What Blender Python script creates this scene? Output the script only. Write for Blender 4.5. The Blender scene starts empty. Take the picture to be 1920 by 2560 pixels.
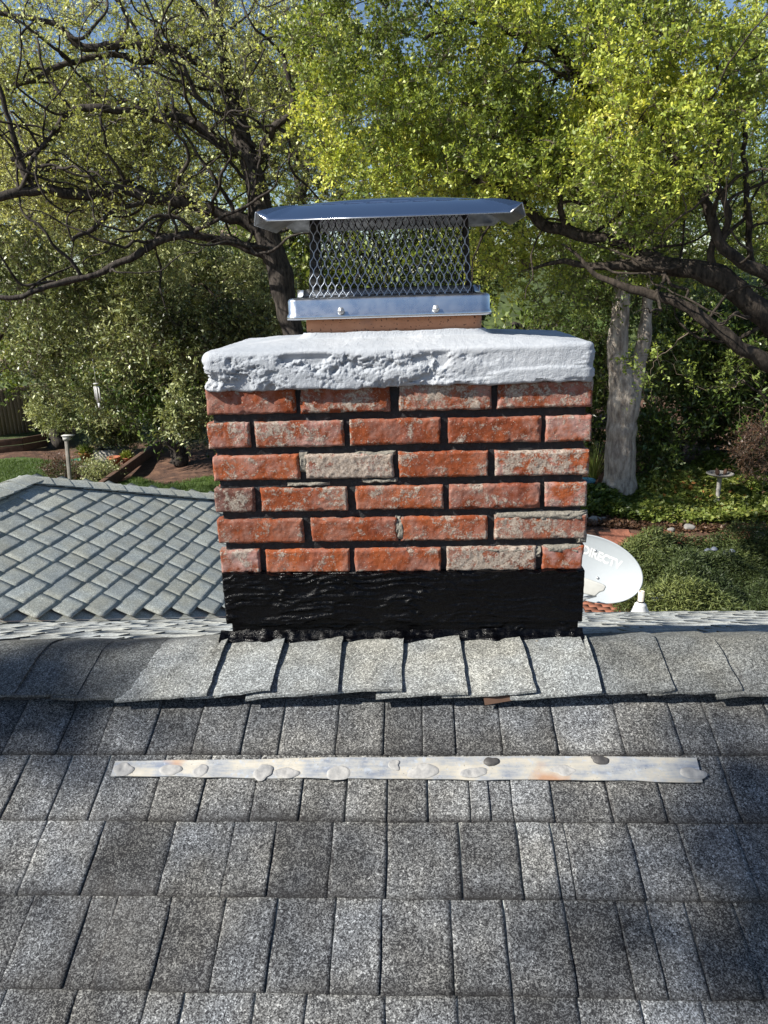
import bpy, bmesh, math, random
import numpy as np
from mathutils import Vector, Matrix
rad = math.radians
C = bpy.context.scene.collection
sc = bpy.context.scene
# ------------------------------------------------------------------ camera, world, sun, exposure
F = 1850.0                      # focal length in pixels of the 1920 x 2560 photograph
CAM = np.array([.0488, -1.6031, .6415]); PITCH, YAW, ROLL = .2987, .0522, -.0309
_cy, _sy = math.cos(YAW), math.sin(YAW)
FW = np.array([-_sy*math.cos(PITCH), _cy*math.cos(PITCH), -math.sin(PITCH)])
RT = np.array([_cy, _sy, 0.]); UP = np.cross(RT, FW)
RT, UP = RT*math.cos(ROLL)+UP*math.sin(ROLL), -RT*math.sin(ROLL)+UP*math.cos(ROLL)
cd = bpy.data.cameras.new('camera'); cam = bpy.data.objects.new('camera', cd); C.objects.link(cam)
cam.matrix_world = Matrix(((RT[0], UP[0], -FW[0], CAM[0]), (RT[1], UP[1], -FW[1], CAM[1]), (RT[2], UP[2], -FW[2], CAM[2]), (0, 0, 0, 1)))
cd.sensor_fit = 'VERTICAL'; cd.sensor_height = 36; cd.lens = 36*F/2560; cd.clip_end = 2000; cd.clip_start = .02
sc.camera = cam
SUN = np.array([-.70, -.33, .64]); SUN /= np.linalg.norm(SUN)
w = bpy.data.worlds.new('World'); sc.world = w; w.use_nodes = True
nt = w.node_tree; sky = nt.nodes.new('ShaderNodeTexSky'); sky.sky_type = 'NISHITA'; sky.sun_disc = False
sky.sun_elevation = math.asin(SUN[2]); sky.sun_rotation = math.atan2(SUN[0], SUN[1]); sky.air_density = 1.0; sky.dust_density = .3; sky.ozone_density = 2.2
nt.links.new(sky.outputs[0], nt.nodes['Background'].inputs[0]); nt.nodes['Background'].inputs[1].default_value = .072
sl = bpy.data.lights.new('sun', 'SUN'); so = bpy.data.objects.new('sun', sl); C.objects.link(so)
sl.energy = 5.0; sl.angle = rad(.5); sl.color = (1, .95, .86)
so.rotation_euler = Vector(-SUN).to_track_quat('-Z', 'Y').to_euler()
sc.view_settings.view_transform = 'Standard'; sc.view_settings.look = 'None'; sc.view_settings.exposure = .82
sc.cycles.max_bounces = 6; sc.cycles.diffuse_bounces = 3; sc.cycles.glossy_bounces = 3; sc.cycles.transmission_bounces = 3

# ------------------------------------------------------------------ helpers
def ray(x, y):
    d = FW+RT*(x-960)/F-UP*(y-1280)/F; return d/np.linalg.norm(d)
def aty(x, y, Y):
    d = ray(x, y); return CAM+d*(Y-CAM[1])/d[1]
def onplane(x, y, n, p0):
    n = np.array(n, float); d = ray(x, y); return CAM+d*((np.array(p0)-CAM)@n)/(d@n)
def proj(P):
    d = np.asarray(P)-CAM; z = d@FW; return 960+F*(d@RT)/z, 1280-F*(d@UP)/z
def sstep(a, b, x):
    t = np.clip((np.asarray(x, float)-a)/(b-a), 0, 1); return t*t*(3-2*t)
def tag(o, label=None, cat=None, group=None, kind=None):
    if label: o['label'] = label
    if cat: o['category'] = cat
    if group: o['group'] = group
    if kind: o['kind'] = kind
    return o
def empty(name, loc, label=None, cat=None, group=None, kind=None):
    o = bpy.data.objects.new(name, None); C.objects.link(o); o.location = tuple(loc); o.empty_display_size = .1
    return tag(o, label, cat, group, kind)
def mesh(name, V, Fs, mat, parent=None, attrs=None, smooth=False, mats=None):
    """V (n,3) world coordinates, Fs an (m,k) array or a list of such arrays; attrs: name -> per-face value or rgb"""
    V = np.asarray(V, np.float32)
    if parent is not None:
        pl = np.array(parent.location) if parent.parent is None else np.array(parent.location)+np.array(parent.parent.location)
        V = V-pl.astype(np.float32)
    if not isinstance(Fs, list): Fs = [Fs]
    Fs = [np.asarray(f, np.int32) for f in Fs if len(f)]
    me = bpy.data.meshes.new(name)
    me.vertices.add(len(V)); me.vertices.foreach_set('co', V.ravel())
    nl = sum(f.size for f in Fs); nf = sum(len(f) for f in Fs)
    me.loops.add(nl); me.loops.foreach_set('vertex_index', np.concatenate([f.ravel() for f in Fs]))
    tot = np.concatenate([np.full(len(f), f.shape[1]) for f in Fs]); st = np.concatenate([[0], np.cumsum(tot)[:-1]])
    me.polygons.add(nf); me.polygons.foreach_set('loop_start', st.astype(np.int32)); me.polygons.foreach_set('loop_total', tot.astype(np.int32))
    me.update(calc_edges=True)
    if attrs:
        for k, v in attrs.items():
            v = np.asarray(v, np.float32)
            if len(v) == len(V):
                a = me.attributes.new(k, 'FLOAT', 'POINT'); a.data.foreach_set('value', v)
            else:
                a = me.attributes.new(k, 'FLOAT', 'FACE'); a.data.foreach_set('value', v)
    if smooth: me.polygons.foreach_set('use_smooth', np.ones(nf, bool))
    for m in (mats or [mat]): me.materials.append(m)
    o = bpy.data.objects.new(name, me); C.objects.link(o)
    if parent is not None: o.parent = parent
    return o
class MB:
    """collects pieces for ONE mesh"""
    def __init__(s): s.V = []; s.F = []; s.n = 0; s.A = []
    def add(s, V, Fs, a=0.):
        V = np.asarray(V, float); s.V.append(V)
        if isinstance(Fs, list) and isinstance(Fs[0], tuple): Fs = np.array(Fs)
        if not isinstance(Fs, list): Fs = [Fs]
        for f in Fs:
            f = np.asarray(f)
            if len(f): s.F.append(f+s.n); s.A.append(np.full(len(f), a, float) if np.isscalar(a) else np.asarray(a, float))
        s.n += len(V)
    def box(s, x0, x1, y0, y1, z0, z1, a=0., M=None):
        V = np.array([(x, y, z) for z in (z0, z1) for y in (y0, y1) for x in (x0, x1)], float)
        if M is not None: V = V@np.array(M.to_3x3()).T+np.array(M.translation)
        s.add(V, np.array([(0, 2, 3, 1), (4, 5, 7, 6), (0, 1, 5, 4), (2, 6, 7, 3), (0, 4, 6, 2), (1, 3, 7, 5)]), a)
    def tube(s, pts, r, k=8, a=0., cap=True):
        pts = np.asarray(pts, float); n = len(pts); r = np.broadcast_to(r, (n,))
        t = np.gradient(pts, axis=0); t /= np.linalg.norm(t, axis=1, keepdims=True)+1e-12
        ref = np.array([0, 0, 1.]) if abs(t[:, 2]).mean() < .8 else np.array([1., 0, 0])
        u = np.cross(t, ref); u /= np.linalg.norm(u, axis=1, keepdims=True)+1e-12; v = np.cross(t, u)
        an = np.arange(k)*2*np.pi/k
        V = pts[:, None]+r[:, None, None]*(np.cos(an)[None, :, None]*u[:, None]+np.sin(an)[None, :, None]*v[:, None])
        i = np.arange(n-1)[:, None]*k; j = np.arange(k)[None]; j2 = (j+1) % k
        f = np.stack([i+j, i+k+j, i+k+j2, i+j2], -1).reshape(-1, 4)
        fs = [f]
        if cap: fs += [np.arange(k)[None], (np.arange(k)[::-1]+(n-1)*k)[None]]
        s.add(V.reshape(-1, 3), fs, a)
    def lathe(s, c, prof, k=32, a=0., axis=None):
        """prof: list of (radius, height)"""
        prof = np.array(prof, float); an = np.arange(k)*2*np.pi/k
        V = np.stack([prof[:, 0, None]*np.cos(an), prof[:, 0, None]*np.sin(an), np.repeat(prof[:, 1, None], k, 1)], -1).reshape(-1, 3)
        if axis is not None:
            R = np.array(Vector(axis).to_track_quat('Z', 'Y').to_matrix()); V = V@R.T
        n = len(prof); i = np.arange(n-1)[:, None]*k; j = np.arange(k)[None]; j2 = (j+1) % k
        s.add(V+np.array(c), np.stack([i+j, i+j2, i+k+j2, i+k+j], -1).reshape(-1, 4), a)
    def grid(s, P, a=0., flip=False):
        """P (n,m,3)"""
        n, m = P.shape[:2]; i = np.arange(n-1)[:, None]*m; j = np.arange(m-1)[None]
        f = np.stack([i+j, i+j+1, i+m+j+1, i+m+j], -1).reshape(-1, 4)
        if flip: f = f[:, ::-1]
        s.add(P.reshape(-1, 3), f, a)
    def build(s, name, mat, parent=None, smooth=False, attr='tint'):
        V = np.concatenate(s.V)
        ks = sorted(set(f.shape[1] for f in s.F)); Fs = []; A = []
        for k in ks:
            Fs.append(np.concatenate([f for f in s.F if f.shape[1] == k])); A.append(np.concatenate([a for f, a in zip(s.F, s.A) if f.shape[1] == k]))
        return mesh(name, V, Fs, mat, parent, {attr: np.concatenate(A)}, smooth)
# vectorised gradient-like noise
def _h(ix, iy, iz, seed):
    n = (ix*374761393+iy*668265263+iz*2147483647+seed*974634777) & 0xFFFFFFFF
    n = ((n ^ (n >> 13))*1274126177) & 0xFFFFFFFF
    n = ((n ^ (n >> 16))*2246822519) & 0xFFFFFFFF
    return ((n ^ (n >> 15)) & 0xFFFFFF)/float(0xFFFFFF)*2-1
def vn(P, s, seed=0):
    P = np.asarray(P, float)*s; I = np.floor(P).astype(np.int64); f = P-I; f = f*f*f*(f*(f*6-15)+10); o = 0
    for dx in (0, 1):
        for dy in (0, 1):
            for dz in (0, 1):
                wt = (f[..., 0] if dx else 1-f[..., 0])*(f[..., 1] if dy else 1-f[..., 1])*(f[..., 2] if dz else 1-f[..., 2])
                o = o+wt*_h(I[..., 0]+dx, I[..., 1]+dy, I[..., 2]+dz, seed)
    return o
def fbm(P, s, o=4, seed=0, g=.5):
    r = 0; a = 1; t = 0
    for i in range(o): r = r+a*vn(P, s*2**i, seed+i*17); t += a; a *= g
    return r/t

# ------------------------------------------------------------------ materials
class NM:
    def __init__(s, name):
        s.m = bpy.data.materials.new(name); s.m.use_nodes = True; s.t = s.m.node_tree; s.p = s.t.nodes['Principled BSDF']
        s.co = s.t.nodes.new('ShaderNodeTexCoord').outputs['Object']
    def n(s, ty, ins=None, **kw):
        x = s.t.nodes.new(ty)
        for k, v in kw.items(): setattr(x, k, v)
        for k, v in (ins or {}).items():
            if hasattr(v, 'is_output') or isinstance(v, bpy.types.NodeSocket): s.t.links.new(v, x.inputs[k])
            else: x.inputs[k].default_value = v
        return x
    def noise(s, scale, detail=4, rough=.55, vec=None, dist=0):
        return s.n('ShaderNodeTexNoise', {'Vector': vec or s.co, 'Scale': scale, 'Detail': detail, 'Roughness': rough, 'Distortion': dist}).outputs['Fac']
    def map(s, scale):
        return s.n('ShaderNodeMapping', {'Vector': s.co, 'Scale': scale}).outputs[0]
    def vor(s, scale, out='Color', vec=None, feature='F1'):
        return s.n('ShaderNodeTexVoronoi', {'Vector': vec or s.co, 'Scale': scale}, feature=feature).outputs[out]
    def attr(s, name): return s.n('ShaderNodeAttribute', attribute_name=name).outputs['Fac']
    def ramp(s, fac, stops, interp='LINEAR'):
        r = s.t.nodes.new('ShaderNodeValToRGB'); r.color_ramp.interpolation = interp; e = r.color_ramp.elements
        while len(e) < len(stops): e.new(.5)
        for x, (p, c) in zip(e, stops): x.position = p; x.color = (*(c if hasattr(c, '__len__') else (c, c, c)), 1)
        s.t.links.new(fac, r.inputs[0]); return r.outputs[0]
    def mix(s, f, a, b, mode='MIX'):
        x = s.t.nodes.new('ShaderNodeMix'); x.data_type = 'RGBA'; x.blend_type = mode
        for i, v in ((0, f), (6, a), (7, b)):
            if isinstance(v, bpy.types.NodeSocket): s.t.links.new(v, x.inputs[i])
            else: x.inputs[i].default_value = v if i == 0 else (*v, 1)
        return x.outputs[2]
    def math(s, op, a, b=0., c=0.):
        x = s.t.nodes.new('ShaderNodeMath'); x.operation = op
        for i, v in enumerate((a, b, c)):
            if isinstance(v, bpy.types.NodeSocket): s.t.links.new(v, x.inputs[i])
            else: x.inputs[i].default_value = v
        return x.outputs[0]
    def maprange(s, v, a, b, c=0., d=1.):
        return s.n('ShaderNodeMapRange', {0: v, 1: a, 2: b, 3: c, 4: d}).outputs[0]
    def set(s, col=None, rough=None, metal=None, bump=None, bstr=.3, bdist=.002, spec=None):
        for k, v in (('Base Color', col), ('Roughness', rough), ('Metallic', metal), ('Specular IOR Level', spec)):
            if v is None: continue
            if isinstance(v, bpy.types.NodeSocket): s.t.links.new(v, s.p.inputs[k])
            else: s.p.inputs[k].default_value = (*v, 1) if k == 'Base Color' else v
        if bump is not None:
            b = s.n('ShaderNodeBump', {'Height': bump, 'Strength': bstr, 'Distance': bdist}); s.t.links.new(b.outputs[0], s.p.inputs['Normal'])
        return s.m
M = {}
def shingle_mat(name, dark, light, lo=.30, hi=.72, gran=420, tk=.30):
    k = NM(name)
    g = k.n('ShaderNodeSeparateColor', {0: k.vor(gran)}).outputs[0]
    g2 = k.n('ShaderNodeSeparateColor', {0: k.vor(gran*.47)}).outputs[1]
    t = k.attr('tint')
    blotch = k.math('ADD', k.math('MULTIPLY', k.noise(9, 4, .6), .65), k.math('MULTIPLY', k.noise(31, 4, .65), .35))
    val = k.math('ADD', k.math('ADD', k.math('MULTIPLY', g, .72), k.math('MULTIPLY', g2, .34)), k.math('ADD', k.math('MULTIPLY', t, tk), k.math('MULTIPLY', k.math('SUBTRACT', blotch, .5), .85)))
    m_ = tuple((a+b)/2*.9 for a, b in zip(dark, light))
    c = k.ramp(val, [(lo-.1, dark), ((lo+hi)/2, m_), (hi, light), (1.0, tuple(min(.8, x*1.35) for x in light))])
    hue = k.noise(5.1, 3); c = k.mix(k.maprange(hue, .38, .62), k.mix(1., c, (.95, .98, 1.06), 'MULTIPLY'), k.mix(1., c, (1.03, 1.0, .97), 'MULTIPLY')); c = k.mix(k.maprange(k.noise(2.3, 6, .7), .60, .72, 0, .35), c, (.09, .085, .08))
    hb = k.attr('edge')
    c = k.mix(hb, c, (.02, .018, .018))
    return k.set(c, .95, bump=g, bstr=.7, bdist=.0012, spec=.25)
M['near'] = shingle_mat('weathered_granule_shingle', (.021, .021, .022), (.31, .315, .305), .36, 1.10, 560, tk=.18)
M['cap'] = shingle_mat('cap_shingle', (.045, .046, .043), (.39, .40, .37), .24, 1.05, 560, tk=.3)
M['far'] = shingle_mat('clean_granule_shingle', (.16, .168, .160), (.46, .48, .455), .15, .95, 260, tk=.15)
M['wing'] = shingle_mat('grey_green_shingle', (.20, .212, .195), (.45, .475, .43), .2, .95, 300, tk=.2)
k = NM('felt'); M['felt'] = k.set((.012, .012, .013), .9)

def brick_mat():
    k = NM('fired_clay_brick'); t = k.attr('tint'); li = k.attr('lime')
    n1 = k.noise(14, 5, .65); n2 = k.noise(85, 6, .75); n3 = k.noise(240, 3, .7)
    base = k.mix(t, (.21, .048, .015), (.33, .088, .028))
    base = k.mix(k.maprange(n1, .35, .65), base, k.mix(1., base, (.62, .55, .6), 'MULTIPLY'))
    base = k.mix(k.maprange(n3, .58, .75, 0, .5), base, (.48, .16, .08))
    dk = k.attr('dark'); base = k.mix(dk, base, (.075, .035, .028))
    pinkf = k.math('MULTIPLY', k.maprange(k.noise(22, 4, .6), .42, .62), k.attr('pink'))
    base = k.mix(pinkf, base, (.36, .20, .18))
    # mortar/lime smears
    f = k.math('ADD', k.math('ADD', k.math('MULTIPLY', n2, .6), k.math('MULTIPLY', k.noise(24, 5, .68, dist=.5), .75)), k.math('MULTIPLY', li, .25))
    f = k.math('ADD', f, k.math('MULTIPLY', n3, .22))
    sm = k.maprange(f, .925, 1.015)
    lim = k.ramp(n3, [(.3, (.17, .145, .115)), (.55, (.36, .32, .27)), (.8, (.55, .51, .46))])
    base = k.mix(k.math('MULTIPLY', k.maprange(k.noise(11, 6, .75), .46, .70), .42), base, (.34, .25, .21)); c = k.mix(k.math('MULTIPLY', sm, .85), base, lim)
    speck = k.maprange(k.noise(330, 2, .5), .66, .72, 0, .8); c = k.mix(speck, c, (.52, .45, .38))
    pit = k.maprange(k.noise(150, 2, .5), .30, .24, 0, .75); c = k.mix(pit, c, (.04, .012, .008))
    h = k.math('ADD', k.math('MULTIPLY', n3, .6), k.math('MULTIPLY', sm, .6))
    return k.set(c, k.maprange(sm, 0, 1, .72, .95), bump=h, bstr=.9, bdist=.0016, spec=.2)
M['brick'] = brick_mat()
k = NM('black_painted_mortar'); M['mortar'] = k.set(k.ramp(k.noise(60, 4, .7), [(.45, (.012, .012, .014)), (.62, (.02, .02, .022)), (.72, (.10, .10, .10))]), .75, bump=k.noise(250, 3), bstr=.8)
k = NM('raw_mortar'); M['rawmortar'] = k.set(k.ramp(k.noise(220, 4, .7), [(.3, (.10, .09, .075)), (.7, (.30, .28, .235))]), .95, bump=k.noise(300, 3), bstr=1.)
k = NM('black_tar'); M['tar'] = k.set((.0012, .0012, .0018), k.ramp(k.noise(160, 3, .6), [(.4, .14), (.6, .4)]), bump=k.math('ADD', k.noise(1, 5, .6, vec=k.map((22, 22, 210))), k.math('MULTIPLY', k.noise(420, 3), .35)), bstr=.6, bdist=.0035, spec=.18)
k = NM('white_crown_coating'); M['crown'] = k.set(k.mix(k.maprange(k.noise(7, 4), .35, .65), (.36, .385, .42), (.45, .47, .50)), .7, bump=k.math('ADD', k.noise(110, 6, .7), k.math('MULTIPLY', k.noise(380, 3), .5)), bstr=.9, bdist=.003, spec=.2)
k = NM('terracotta_flue'); c = k.ramp(k.noise(30, 4), [(.3, (.50, .22, .11)), (.7, (.60, .29, .16))])
c = k.mix(k.maprange(k.noise(170, 2, .4), .63, .68, 0, .9), c, (.05, .02, .015)); c = k.mix(k.maprange(k.noise(9, 3), .6, .7, 0, .5), c, (.3, .2, .17)); M['flue'] = k.set(c, .75, bump=k.noise(150, 3), bstr=.3)
k = NM('stainless_sheet'); M['steel'] = k.set((.60, .62, .65), k.ramp(k.noise(40, 3), [(.3, .24), (.7, .34)]), 1., bump=k.noise(14, 2), bstr=.04, bdist=.01)
k = NM('polished_steel_lid'); M['lid'] = k.set((.60, .62, .66), k.ramp(k.noise(18, 3), [(.3, .13), (.7, .18)]), 1., bump=k.noise(5, 1), bstr=.02, bdist=.01)
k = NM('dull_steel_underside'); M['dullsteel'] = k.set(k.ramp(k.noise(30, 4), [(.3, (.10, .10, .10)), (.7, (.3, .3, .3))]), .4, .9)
k = NM('mesh_steel'); M['wire'] = k.set(k.ramp(k.noise(60, 3), [(.35, (.30, .34, .40)), (.7, (.46, .50, .58))]), .45, .7)
k = NM('shade_dark_mesh_steel'); M['wire_shade'] = k.set((.018, .018, .019), .55, .2)  # darker copy of the front wire steel; inside shade is painted in
k = NM('galvanised_strip'); st = k.noise(1, 5, .65, vec=k.map((9, 60, 60)))
st = k.math('ADD', k.math('MULTIPLY', st, .5), k.math('MULTIPLY', k.noise(11, 5, .7), .5)); c = k.ramp(st, [(.38, (.20, .23, .29)), (.48, (.38, .385, .38)), (.56, (.50, .465, .39)), (.66, (.56, .54, .49))])
c = k.mix(k.maprange(k.noise(70, 4, .7), .56, .66, 0, .65), c, (.42, .47, .54)); c = k.mix(k.maprange(k.noise(260, 2), .68, .74, 0, .8), c, (.1, .09, .08))
c = k.mix(k.maprange(k.noise(5.2, 3, .6), .63, .70, 0, .75), c, (.42, .20, .09))
M['strip'] = k.set(c, .55, .35, bump=k.noise(90, 4), bstr=.2)
k = NM('grey_sealant'); M['sealant'] = k.set(k.ramp(k.noise(60, 3), [(.3, (.22, .22, .22)), (.7, (.38, .37, .35))]), .7, bump=k.noise(140, 3), bstr=.5)
k = NM('dark_sealant'); M['dsealant'] = k.set((.055, .052, .05), .6, bump=k.noise(140, 3), bstr=.5)
k = NM('rust_flashing'); M['rust'] = k.set(k.ramp(k.noise(3, 4), [(.42, (.62, .64, .66)), (.5, (.45, .3, .2)), (.6, (.30, .12, .06))]), .6, 0.)
def simple(name, col, rough=.7, metal=0., var=.25, scale=20, bs=.3):
    k = NM(name); a = tuple(x*(1-var) for x in col); b = tuple(min(.9, x*(1+var)) for x in col)
    return k.set(k.ramp(k.noise(scale, 4, .6), [(.3, a), (.7, b)]), rough, metal, bump=k.noise(scale*4, 3), bstr=bs)
M['dish'] = simple('pale_grey_dish_paint', (.36, .39, .41), .45, 0, .04, 6, .05)
M['lnb'] = simple('warm_grey_plastic', (.46, .46, .43), .5, 0, .08, 12, .05)
M['white'] = simple('white_paint', (.60, .60, .60), .5, 0, .05, 12, .1)
M['galv'] = simple('galvanised_metal', (.55, .56, .57), .4, .8)
M['terracotta'] = simple('terracotta_pot', (.36, .12, .06), .8)
M['blueglaze'] = simple('blue_glaze', (.05, .16, .22), .25)
M['wood'] = simple('weathered_wood', (.20, .15, .105), .85, 0, .35, 8)
M['palewood'] = simple('pale_post_wood', (.27, .25, .22), .85, 0, .3, 8)
M['timber'] = simple('dark_timber', (.10, .055, .035), .85, 0, .35, 8)
M['stone'] = simple('grey_stone', (.26, .25, .23), .9, 0, .3, 9, .6)
M['brickpatio'] = simple('red_patio_paver', (.22, .085, .05), .85, 0, .35, 3)
M['wallpaint'] = simple('tan_stucco', (.42, .38, .32), .9, 0, .1, 8)
M['hose'] = simple('green_garden_hose', (.02, .30, .20), .4, 0, .1)
M['ornament'] = simple('blue_grey_ornament', (.10, .115, .15), .6)
def bark(name, a, b, sx=20, sz=5, bs=1., bd=.02):
    k = NM(name); v = k.map((sx, sx, sz)); n = k.noise(1, 6, .7, vec=v)
    return k.set(k.ramp(n, [(.35, a), (.65, b)]), .95, bump=n, bstr=bs, bdist=bd, spec=.2)
M['barkA'] = bark('dark_oak_bark', (.014, .012, .011), (.085, .072, .062))
M['barkB'] = bark('live_oak_bark', (.013, .011, .009), (.075, .06, .048))
M['barkD'] = bark('pale_smooth_bark', (.17, .14, .115), (.58, .52, .44), 11, 3.2, .9, .04)
M['twigA'] = simple('pale_twig', (.085, .072, .062), .9)
M['twigB'] = simple('brown_twig', (.11, .085, .062), .9)
def leaf(name, stops, trans=.35, rough=.45):
    k = NM(name); c = k.ramp(k.attr('tint'), stops)
    k.set(c, rough, spec=.55)
    tr = k.n('ShaderNodeBsdfTranslucent', {'Color': k.mix(1., c, (1.1, 1.05, .55), 'MULTIPLY')})
    mx = k.n('ShaderNodeMixShader', {0: trans, 1: k.p.outputs[0], 2: tr.outputs[0]})
    k.t.links.new(mx.outputs[0], k.t.nodes['Material Output'].inputs[0]); return k.m
M['leafA'] = leaf('fresh_bud_leaf', [(0, (.32, .36, .11)), (.5, (.58, .62, .24)), (1, (.78, .80, .40))])
M['leafB'] = leaf('live_oak_leaf', [(0, (.11, .15, .035)), (.38, (.29, .37, .07)), (.75, (.60, .65, .11)), (1, (.78, .75, .20))])
M['leafC'] = leaf('glossy_evergreen_leaf', [(0, (.06, .08, .025)), (.5, (.25, .29, .11)), (1, (.62, .64, .32))], .22, .40)
M['leafD'] = leaf('background_leaf', [(0, (.07, .11, .02)), (.6, (.18, .24, .05)), (1, (.35, .40, .11))])
M['leafF'] = leaf('yellow_green_far_leaf', [(0, (.22, .27, .06)), (.6, (.38, .43, .12)), (1, (.55, .58, .22))])
M['leafE'] = leaf('rhododendron_leaf', [(0, (.03, .055, .012)), (.6, (.085, .135, .025)), (1, (.20, .25, .06))], .2, .35)
M['ivy'] = leaf('ivy_leaf', [(0, (.06, .10, .015)), (.6, (.18, .23, .045)), (.95, (.33, .35, .09)), (1, (.40, .18, .06))], .25)
M['juniper'] = leaf('juniper_leaf', [(0, (.03, .05, .015)), (.6, (.085, .115, .03)), (1, (.21, .24, .07))], .15, .6)
M['grass'] = leaf('grass_leaf', [(0, (.04, .085, .012)), (1, (.13, .20, .035))], .3, .6)
M['redleaf'] = leaf('russet_leaf', [(0, (.07, .03, .02)), (1, (.20, .12, .07))], .2)
k = NM('soil_litter'); yy = k.n('ShaderNodeSeparateXYZ', {0: k.co}).outputs[1]; soilc = k.ramp(k.noise(3.5, 8, .7), [(.3, (.03, .015, .010)), (.5, (.095, .048, .030)), (.7, (.21, .115, .07))]); soilc = k.mix(k.maprange(k.math('ADD', yy, k.math('MULTIPLY', k.noise(.6, 4), 6)), 26, 28), soilc, k.ramp(k.noise(2, 7, .7), [(.35, (.02, .032, .008)), (.6, (.07, .10, .025)), (.8, (.14, .15, .05))])); M['soil'] = k.set(soilc, .95, bump=k.noise(20, 5), bstr=.8, bdist=.05)
k = NM('lawn_ground'); M['lawn'] = k.set(k.ramp(k.noise(5, 7, .7), [(.3, (.03, .06, .01)), (.6, (.075, .12, .02)), (.8, (.14, .16, .05))]), .95, bump=k.noise(40, 5), bstr=.8, bdist=.03)
k = NM('red_path'); M['path'] = k.set(k.ramp(k.noise(4, 8, .7), [(.3, (.10, .035, .02)), (.6, (.30, .115, .07)), (.8, (.42, .22, .14))]), .95, bump=k.noise(20, 5), bstr=.6, bdist=.03)
k = NM('fence_board'); M['fence'] = k.set(k.ramp(k.noise(1, 5, .6, vec=k.map((8, 8, .6))), [(.3, (.09, .07, .05)), (.7, (.22, .17, .12))]), .9)
# ------------------------------------------------------------------ roofs
rng = np.random.default_rng(7)
NS, FS = .40, .45               # near and far slope of the main roof
APY, APZ = -.03, -.178          # roof apex under the ridge caps
def shingles(name, mat, parent, O, du, dv, rows, thick=.0045, over=.003, sub=(8, 6), seed=1, rough=.0008, edgeamt=.7, gapp=.5, label=None, side=.85):
    """rows: list of (v_top, v_butt, [u joints])"""
    r = np.random.default_rng(seed); O, du, dv = (np.array(a, float) for a in (O, du, dv)); nz = np.cross(du, dv); nz *= np.sign(nz[2])
    V = []; Fc = []; T = []; E_ = []; n = 0; nu, nv = sub
    for (v0, v1, js) in rows:
        h2 = 0
        for a, b in zip(js[:-1], js[1:]):
            wdt = b-a
            if wdt < .004: continue
            gap = (.0016 if side > .5 else .0008) if r.random() < gapp else .0003
            h2 = over*(1-h2/over) if over and r.random() < .8 else h2
            t = np.clip(r.normal(0, .33), -.7, .7)
            ug = np.linspace(a+gap, b-gap, nu); vg = np.linspace(v0-.012, v1, nv)
            U, Vv = np.meshgrid(ug, vg, indexing='ij'); s = (Vv-v0)/(v1-v0)
            H = .0015+s*thick+h2*np.clip(s*3, 0, 1)
            P0 = O+U[..., None]*du+Vv[..., None]*dv
            jit = vn(P0, 45, seed)*.0012
            Vv = Vv+np.where(np.arange(nv)[None] == nv-1, jit+vn(P0, 9, seed+2)*.002, 0)
            U = U+np.where((np.arange(nu)[:, None] == 0) | (np.arange(nu)[:, None] == nu-1), vn(P0, 30, seed+9)*.0009, 0)
            H = H+vn(P0, 25, seed+5)*rough
            P = O+U[..., None]*du+Vv[..., None]*dv+H[..., None]*nz
            low = O+U[..., None]*du+Vv[..., None]*dv-.004*nz
            # rim: butt + both sides
            ring_i = [(0, j) for j in range(nv)]+[(i, nv-1) for i in range(1, nu)]+[(nu-1, j) for j in range(nv-2, -1, -1)]
            top = P.reshape(-1, 3); rl = np.array([low[i, j] for i, j in ring_i]); ri = np.array([i*nv+j for i, j in ring_i])
            m = len(top); k_ = len(ri)
            i = np.arange(nu-1)[:, None]*nv; j = np.arange(nv-1)[None]
            f = np.stack([i+j, i+nv+j, i+nv+j+1, i+j+1], -1).reshape(-1, 4)
            if np.cross(du, dv)[2] < 0: f = f[:, ::-1]
            rf = np.stack([ri[:-1], m+np.arange(k_-1), m+np.arange(1, k_), ri[1:]], -1)
            V += [top, rl]; Fc += [f+n, rf+n]
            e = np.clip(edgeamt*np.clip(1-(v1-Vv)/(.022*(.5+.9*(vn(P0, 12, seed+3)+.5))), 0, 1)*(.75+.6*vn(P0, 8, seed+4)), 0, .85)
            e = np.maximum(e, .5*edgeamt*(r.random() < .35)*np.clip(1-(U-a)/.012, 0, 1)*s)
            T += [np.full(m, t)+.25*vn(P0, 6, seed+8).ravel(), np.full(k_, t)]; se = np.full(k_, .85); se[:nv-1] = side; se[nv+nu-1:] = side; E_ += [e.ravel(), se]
            n += m+k_
    o = mesh(name, np.concatenate(V), np.concatenate(Fc), mat, parent, {'tint': np.concatenate(T), 'edge': np.concatenate(E_)})
    if label: o['label'] = label
    return o
def joints(u0, u1, r, lo=.07, hi=.22):
    js = [u0]
    while js[-1] < u1-lo: js.append(js[-1]+r.uniform(lo, hi))
    js[-1] = u1; return js
house = empty('house', (0, -.03, -4.6), 'grey shingled house roof under the brick chimney, filling the lower half of the photo', 'house')
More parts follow.
